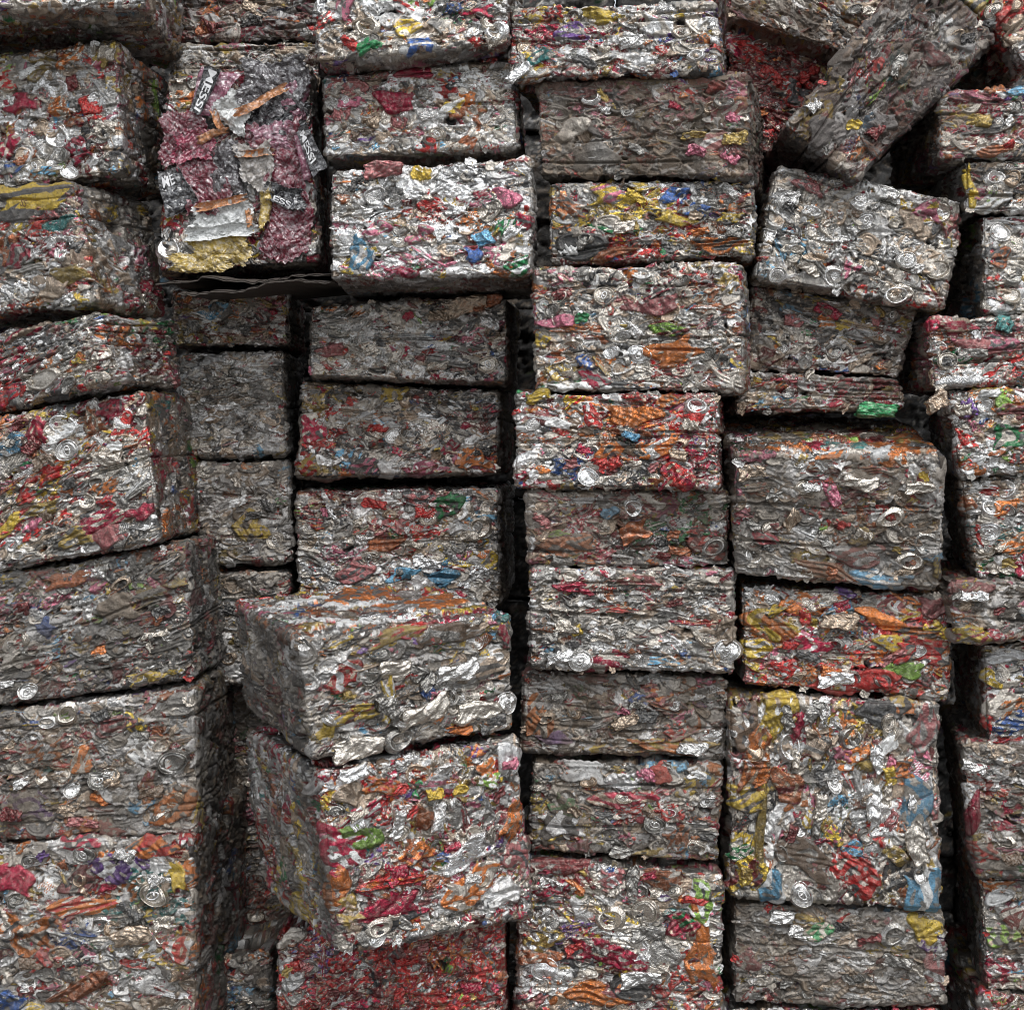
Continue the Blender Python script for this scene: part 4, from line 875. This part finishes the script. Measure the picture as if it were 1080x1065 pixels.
# ---------------------------------------------------------------- build the bales
lim = int(__import__('os').environ.get('BALE_LIMIT', '0'))
FR = {}
for bi, (bid, S) in enumerate(SPEC.items()):
    rng = np.random.default_rng(1000 + bi * 17)
    rnd = random.Random(500 + bi)
    depth = S.get('depth', .43)
    F, yw, pt = solve(S['quad'], S['f'], depth, S.get('R'), S.get('L'), S.get('T'), ground=S.get('ground', False))
    F.base = .5 * (F.P[2] + F.P[3]) - F.n * depth * .5
    FR[bid] = F
    root = empty('can_bale', (F.base[0], F.base[1], F.base[2] + CAMZ), S['label'], 'bale', G_PILE)
    F.root = root
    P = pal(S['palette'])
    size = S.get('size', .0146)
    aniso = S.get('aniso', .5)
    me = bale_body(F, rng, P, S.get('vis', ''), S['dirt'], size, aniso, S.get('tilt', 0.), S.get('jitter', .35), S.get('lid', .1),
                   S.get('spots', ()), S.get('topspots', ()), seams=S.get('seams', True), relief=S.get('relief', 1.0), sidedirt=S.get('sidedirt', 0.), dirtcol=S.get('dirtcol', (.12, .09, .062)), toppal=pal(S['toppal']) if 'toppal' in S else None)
    body = mesh_obj('pressed_cans', me, root)
    # single cans, can ends and torn flaps that stand proud of the pressed face
    tl = S.get('tilt', 0.)
    for c in S.get('cans', ()):
        kind, px, py, sc = c[:4]
        lx, lz = face_point(F, px, py)
        if kind in ('lid', 'bottom'):
            o = place_on(F, root, 'can_end' if kind == 'lid' else 'can_bottom', rnd.choice(LIDS if kind == 'lid' else BOTS), lx, lz, rnd.uniform(-.5, .5) + tl,
                         PM[rnd.choice(['silver', 'warm', 'silver', 'dull'] if S['dirt'] > .15 else ['silver', 'bright', 'warm'])], .0035, sc, rnd.uniform(-.2, .2), rnd.uniform(-.15, .15))
            if kind == 'lid' and rnd.random() < .75:
                t = mesh_obj('pull_tab', TAB, o); t.rotation_euler = (rnd.uniform(-.1, .1), rnd.uniform(0, 6.3), 0); t.location = (0, -.0004, 0)
                set_mat(t, PM['silver'])
        elif kind == 'can':
            cn = c[4] if len(c) > 4 else 'silver'
            ro = R(c[5]) if len(c) > 5 else rnd.uniform(-.25, .25)
            place_on(F, root, 'crushed_can', rnd.choice(CANS), lx, lz, -ro - tl * .3, PM[cn], .0035, (sc, .8, sc * .62), rnd.uniform(-.15, .15), rnd.uniform(-.15, .15))
        elif kind == 'flap':
            place_on(F, root, 'loose_flap', rnd.choice(FLAPS), lx, lz, R(c[5]), PM[c[4]], .008, sc)
    vx = [q[0] for q in S['quad']]; vy = [q[1] for q in S['quad']]
    x0, x1 = max(6, min(vx) + 12), min(1074, max(vx) - 12)
    y0, y1 = max(6, min(vy) + 12), min(1060, max(vy) - 12)
    if x1 - x0 > 30 and y1 - y0 > 20 and not S.get('packaging'):
        area = (x1 - x0) * (y1 - y0)
        for k in range(int(area / 1500) + 2):
            px, py = rnd.uniform(x0, x1), rnd.uniform(y0, y1)
            lx, lz = face_point(F, px, py)
            if bid == 'A2' and py < 236 and px < 82:            # the yellow can stays clear
                continue
            if abs(lx) > F.W / 2 - .012 or abs(lz) > F.H / 2 - .010:
                continue
            r_ = rnd.random()
            iso = min(1, aniso + .35)
            if r_ < .22:
                o = place_on(F, root, 'can_end', rnd.choice(LIDS), lx, lz, rnd.uniform(-.4, .4) + tl, PM[rnd.choice(['silver', 'warm', 'dull', 'tan'])], rnd.uniform(-.001, .003),
                             (rnd.uniform(.55, .8), .9, rnd.uniform(.55, .8) * iso), rnd.uniform(-.5, .3), rnd.uniform(-.3, .3))
                if rnd.random() < .5:
                    t = mesh_obj('pull_tab', TAB, o); t.rotation_euler = (0, rnd.uniform(0, 6.3), 0); t.location = (0, -.0004, 0); set_mat(t, PM['dull'])
            elif r_ < .40:
                place_on(F, root, 'can_bottom', rnd.choice(BOTS), lx, lz, rnd.uniform(-.4, .4) + tl, PM[rnd.choice(['silver', 'warm', 'dull', 'tan'])], rnd.uniform(-.002, .003),
                         (rnd.uniform(.45, .75), .9, rnd.uniform(.45, .75) * iso), rnd.uniform(-.5, .3), rnd.uniform(-.3, .3))
            elif r_ < .9:
                cn = CN[int(rng.choice(len(CN), p=P))]
                place_on(F, root, 'crushed_can', rnd.choice(CANS), lx, lz, rnd.gauss(0, .3) - tl, PM[cn], rnd.uniform(-.006, -.001),
                         (rnd.uniform(.4, .75), .8, rnd.uniform(.32, .58) * (.6 + aniso * .7)), rnd.uniform(-.35, .35), rnd.uniform(-.2, .2))
            else:
                cn = CN[int(rng.choice(len(CN), p=P))]
                place_on(F, root, 'loose_flap', rnd.choice(FLAPS), lx, lz, rnd.uniform(-1.2, 1.2), PM[cn], .004, rnd.uniform(.35, .6))
    for k in range(rnd.randint(3, 6)):                                # scraps torn loose along the edges
        e = rnd.random()
        lx = rnd.uniform(-.48, .48) * F.W; lz = rnd.uniform(-.48, .48) * F.H
        if e < .6: lz = rnd.choice((-.485, .485)) * F.H
        else: lx = rnd.choice((-.485, .485)) * F.W
        cn = rnd.choice(('silver', 'tan', 'warm', 'dull', 'dull')) if rnd.random() < .5 else CN[int(rng.choice(len(CN), p=P))]
        place_on(F, root, 'loose_flap', rnd.choice(FLAPS), lx, lz, rnd.uniform(0, 6.3), PM[cn], -.002, rnd.uniform(.25, .48), rnd.uniform(-.5, .5), rnd.uniform(-.5, .5))
    if lim and bi + 1 >= lim:
        break

# ---------------------------------------------------------------- printed packaging film over the tall bale of the second stack
if not lim:
    F = FR['B2']; root = F.root
    fm = dict(black=film_material('film_black', (.018, .018, .021)), mag=film_material('film_magenta', (.27, .03, .065)), rose=film_material('film_rose', (.24, .085, .125)),
              wine=film_material('film_wine', (.16, .025, .04)), white=film_material('paper_white', (.66, .67, .65), .3), orange=film_material('paper_orange', (.50, .22, .09), .2),
              yellow=film_material('film_yellow', (.44, .31, .07)), grey=film_material('film_grey', (.32, .29, .26), .4), smoke=film_material('film_smoke', (.060, .052, .056)))
    ink = flat_material('print_white', (.72, .72, .72), .5, vary=.1)
    FILMS = [
        ('printed_film', [(262, 70), (322, 66), (320, 120), (256, 118)], 'smoke', .016), ('printed_film', [(290, 92), (324, 90), (320, 128), (300, 122)], 'rose', .019),
        ('printed_film', [(174, 126), (206, 117), (230, 162), (175, 176)], 'wine', .014), ('printed_film', [(190, 143), (226, 140), (224, 168), (186, 172)], 'mag', .018),
        ('printed_film', [(248, 124), (318, 112), (318, 140), (262, 146)], 'black', .015),
        ('printed_film', [(262, 141), (318, 134), (324, 212), (286, 196)], 'wine', .018), ('printed_film', [(266, 138), (306, 128), (304, 158), (276, 164)], 'rose', .021),
        ('printed_film', [(282, 214), (324, 206), (330, 266), (280, 274)], 'wine', .016), ('printed_film', [(284, 196), (318, 204), (322, 226), (286, 214)], 'black', .022),
        ('printed_film', [(190, 166), (222, 164), (250, 216), (204, 226)], 'wine', .016), ('printed_film', [(218, 162), (252, 152), (258, 206), (226, 212)], 'smoke', .021),
        ('paper_label', [(247, 97), (264, 118), (257, 144), (224, 122)], 'white', .024), ('paper_label', [(251, 159), (287, 156), (287, 204), (260, 194)], 'grey', .022),
        ('paper_label', [(252, 163), (287, 160), (287, 167), (252, 170)], 'orange', .0265), ('paper_label', [(298, 94), (302, 101), (256, 127), (252, 120)], 'orange', .030),
        ('paper_label', [(224, 121), (230, 119), (238, 137), (231, 139)], 'orange', .030), ('paper_label', [(210, 146), (238, 136), (240, 142), (213, 154)], 'orange', .028),
        ('paper_label', [(211, 220), (258, 210), (270, 242), (203, 250)], 'white', .020), ('paper_label', [(212, 218), (258, 209), (258, 216), (214, 226)], 'orange', .0255),
        ('paper_label', [(260, 225), (266, 224), (268, 240), (262, 241)], 'orange', .027),
        ('printed_film', [(203, 248), (262, 244), (260, 278), (208, 272)], 'yellow', .019), ('printed_film', [(186, 270), (246, 272), (238, 288), (186, 287)], 'yellow', .022),
        ('printed_film', [(276, 208), (288, 202), (285, 234), (274, 242)], 'yellow', .023), ('paper_label', [(206, 243), (268, 238), (266, 250), (204, 256)], 'white', .024)]
    for i, (nm, q, mt, out) in enumerate(FILMS):
        sheet(F, root, nm, q, fm[mt], out, 40 + i)
    o, sf = sheet(F, root, 'printed_film', [(214, 74), (256, 82), (223, 126), (202, 121)], fm['rose'], .024, 90, amp=.0022, grow=1.0, wob=.3)
    o, sf = sheet(F, root, 'printed_film', [(219, 74), (203, 121), (214, 126), (236, 78)], fm['black'], .0275, 91, amp=.0022, grow=1.0, wob=.3)
    letter_on(sf, o, 'MESSI', .06, .94, .55, .55, ink, flip=True)
    o, sf = sheet(F, root, 'printed_film', [(316, 138), (330, 190), (322, 194), (311, 146)], fm['rose'], .026, 92, amp=.0022, grow=1.0, wob=.3)
    o, sf = sheet(F, root, 'printed_film', [(324, 134), (347, 179), (331, 190), (314, 143)], fm['black'], .030, 93, amp=.0022, grow=1.0, wob=.3)
    letter_on(sf, o, 'MESSI', .08, .74, .62, .42, ink)
    o, sf = sheet(F, root, 'printed_film', [(168, 184), (190, 178), (212, 214), (178, 233)], fm['black'], .025, 94, amp=.0022, grow=1.0, wob=.3)
    letter_on(sf, o, 'ME', .15, .62, .26, .24, ink)
    o, sf = sheet(F, root, 'printed_film', [(289, 206), (314, 217), (312, 226), (287, 214)], fm['black'], .027, 95, amp=.0022, grow=1.0, wob=.3)
    letter_on(sf, o, 'ESSI', .08, .92, .5, .7, ink)
    # the mark on the yellow can
    F = FR['A2']; tb = FR['A2'].root
    me = text_mesh('SS')
    co_ = np.zeros(len(me.vertices) * 3, np.float32); me.vertices.foreach_get('co', co_); co_ = co_.reshape(-1, 3)
    me.vertices.foreach_set('co', np.stack([co_[:, 0] * .017, co_[:, 2] * 0, co_[:, 1] * .021], 1).astype(np.float32).ravel())
    lx, lz = face_point(F, 30, 216)
    o = place_on(F, tb, 'lettering', me, lx, lz, R(20), flat_material('print_brown', (.10, .05, .015), .5, vary=.1), .003)
    # cardboard sheets between the film-covered bale and the one beneath
    card = flat_material('dark_cardboard', (.050, .040, .032), .75, bump=(200, .5, .002), vary=.5)
    for i, (x0p, x1p, zz, sl_, yf, lab) in enumerate((
            (164, 346, .372, .020, 2.800, 'upper black cardboard sheet sagging under the bale wrapped in printed film'),
            (180, 344, .352, .030, 2.770, 'lower black cardboard sheet, its wavy edge drooping over the thin red and silver bale'))):
        n, m = 60, 24
        xa, xb = (x0p - VPX) / FPX * yf, (x1p - VPX) / FPX * yf
        V = []
        for side in (0, 1):
            for a in range(n):
                for c in range(m):
                    u, v = a / (n - 1), c / (m - 1)
                    x = xa + (xb - xa) * u + .01 * math.sin(9 * v + i)
                    y = yf + .42 * v + (.012 * math.sin(14 * u + 2 * i) + .008 * math.sin(37 * u + i) + .006 * math.sin(83 * u + 3 * i)) * (1 - v) ** 3
                    z = zz + sl_ * (u - .5) - .020 * (1 - v) ** 4 + (.005 * math.sin(7 * u + 3 * i) + .0022 * math.sin(19 * u + 2.3 * math.sin(5 * u) + i) + .0012 * math.sin(61 * u + 4 * math.sin(9 * u))) * (1 - v) - .0035 * side
                    V.append((x - xa, y - yf, z - zz))
        ids = np.arange(n * m).reshape(n, m)
        q4 = lambda a_: np.stack([a_[:-1, :-1], a_[1:, :-1], a_[1:, 1:], a_[:-1, 1:]], -1).reshape(-1, 4)
        Q = [q4(ids), q4(ids + n * m)[:, ::-1]] + [np.stack([e[:-1], e[1:], e[1:] + n * m, e[:-1] + n * m], -1) for e in (ids[0], ids[-1], ids[:, 0], ids[:, -1])]
        me = np_mesh('cardboard_sheet', np.array(V), np.concatenate(Q)); me.materials.append(card)
        o = mesh_obj('cardboard_sheet', me); o.location = (xa, yf, zz + CAMZ)
        tag(o, lab, 'cardboard', 'cardboard sheets under the film wrapped bale')
    # loose cans lying in the gaps
    def loose(px, py, yd, k, cn, sc, rot, lab):
        p = ray(px, py) * yd
        o = mesh_obj('crushed_can', CANS[k]); set_mat(o, PM[cn])
        o.location = (p[0], p[1], p[2] + CAMZ); o.scale = sc; o.rotation_euler = rot
        tag(o, lab, 'can', 'loose crushed cans')
    loose(926, 433, 2.79, 2, 'green', (1.5, 1.2, .62), (R(-20), R(6), 0), 'bright green crushed can lying on top of the brown dusty bale')
    loose(988, 424, 2.72, 4, 'tan', (.7, 1.2, .62), (R(-10), R(-35), R(20)), 'small tan crushed can stuck in the gap left of the bale with the green can')

# ---------------------------------------------------------------- more of the pile behind : bales painted dark, seen only through the gaps
BACK = []
def back_bale(px0, px1, py0, py1, f, key):
    S = [(px0, py0), (px1, py0), (px1, py1), (px0, py1)]
    F = make_frame(S, f, .43); F.base = .5 * (F.P[2] + F.P[3]) - F.n * .215
    rng = np.random.default_rng(9000 + key)
    root = empty('can_bale', (F.base[0], F.base[1], F.base[2] + CAMZ), 'bale of crushed cans in the dark behind the front stacks, glimpsed only through the gaps', 'bale', 'bales in the dark behind the front stacks')
    me = bale_body(F, rng, pal('dark:5 black:30 sil:.03 dull:.1 tan:.1 white:.05 col:.15'), '', .75, .024, .5, step=.006, seams=False, dirtcol=(.016, .014, .012))  # near-black palette and coating colour paint in the shade of the gaps
    mesh_obj('pressed_cans', me, root)
if not lim:
    k = 0
    xs_ = [-70, 110, 290, 470, 650, 830, 1010, 1190]
    for i in range(7):
        y = -35 + (i * 37) % 60 - 50
        while y < 1010:
            hgt = 84 + (k * 29) % 26
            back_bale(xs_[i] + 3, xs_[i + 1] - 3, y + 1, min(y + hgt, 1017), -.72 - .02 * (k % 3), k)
            y += hgt + 1; k += 1

# ---------------------------------------------------------------- ground
bm_v = np.array([(-300, -300, 0), (300, -300, 0), (300, 300, 0), (-300, 300, 0)], float)
gm = np_mesh('yard_ground', bm_v, np.array([[0, 1, 2, 3]]), smooth=False)
g = mesh_obj('yard_ground', gm)
gm.materials.append(flat_material('yard_concrete', (.12, .115, .11), .85, bump=(60, .6, .01), vary=.3))
tag(g, 'grey concrete yard the pile stands on', 'ground', kind='structure')

# ---------------------------------------------------------------- camera
cam = bpy.data.cameras.new('camera'); co = bpy.data.objects.new('camera', cam); COL.objects.link(co)
co.location = (0, 0, CAMZ); co.rotation_euler = (R(90), 0, 0)
cam.sensor_width = 36; cam.lens = 36 * FPX / PW
cam.shift_x = -(VPX - PW / 2) / PW
cam.shift_y = (VPY - PH / 2) / PW
cam.clip_end = 900; cam.clip_start = .05
scene.camera = co

# ---------------------------------------------------------------- overcast daylight
w = bpy.data.worlds.new('World'); scene.world = w; w.use_nodes = True
nt = w.node_tree; bg = nt.nodes['Background']
sky = nt.nodes.new('ShaderNodeTexSky'); sky.sky_type = 'NISHITA'; sky.sun_disc = False
SUN_EL, SUN_AZ = 58, 158
sky.sun_elevation = R(SUN_EL); sky.sun_rotation = R(SUN_AZ)
sky.dust_density = 1.2; sky.air_density = 1.0; sky.ozone_density = .6
hs = nt.nodes.new('ShaderNodeHueSaturation'); hs.inputs['Saturation'].default_value = .25
nt.links.new(sky.outputs['Color'], hs.inputs['Color'])
# overcast: the cloud deck is brightest overhead and fades towards the horizon
tcw = nt.nodes.new('ShaderNodeTexCoord'); sx_ = nt.nodes.new('ShaderNodeSeparateXYZ'); nt.links.new(tcw.outputs['Generated'], sx_.inputs[0])
mrw = nt.nodes.new('ShaderNodeMapRange'); mrw.inputs['From Min'].default_value = 0; mrw.inputs['From Max'].default_value = .9
mrw.inputs['To Min'].default_value = .75; mrw.inputs['To Max'].default_value = 1.75
nt.links.new(sx_.outputs['Z'], mrw.inputs['Value'])
vm = nt.nodes.new('ShaderNodeVectorMath'); vm.operation = 'SCALE'
nt.links.new(hs.outputs['Color'], vm.inputs[0]); nt.links.new(mrw.outputs['Result'], vm.inputs['Scale'])
nt.links.new(vm.outputs['Vector'], bg.inputs['Color'])
bg.inputs['Strength'].default_value = .15
sl = bpy.data.lights.new('sun', 'SUN'); so = bpy.data.objects.new('sun', sl); COL.objects.link(so)
sl.energy = 1.3; sl.angle = R(32); sl.color = (1, .99, .975)
az, el = R(SUN_AZ), R(SUN_EL)
dirv = Vector((math.sin(az) * math.cos(el), math.cos(az) * math.cos(el), math.sin(el)))   # towards the sun
so.rotation_euler = dirv.to_track_quat('Z', 'Y').to_euler()
so.location = dirv * 20

scene.view_settings.view_transform = 'Standard'; scene.view_settings.look = 'None'
scene.view_settings.exposure = .46; scene.view_settings.gamma = 1
scene.render.engine = 'CYCLES'
scene.cycles.max_bounces = 6; scene.cycles.glossy_bounces = 3; scene.cycles.diffuse_bounces = 3
scene.cycles.use_denoising = True
scene.cycles.filter_width = 1.0
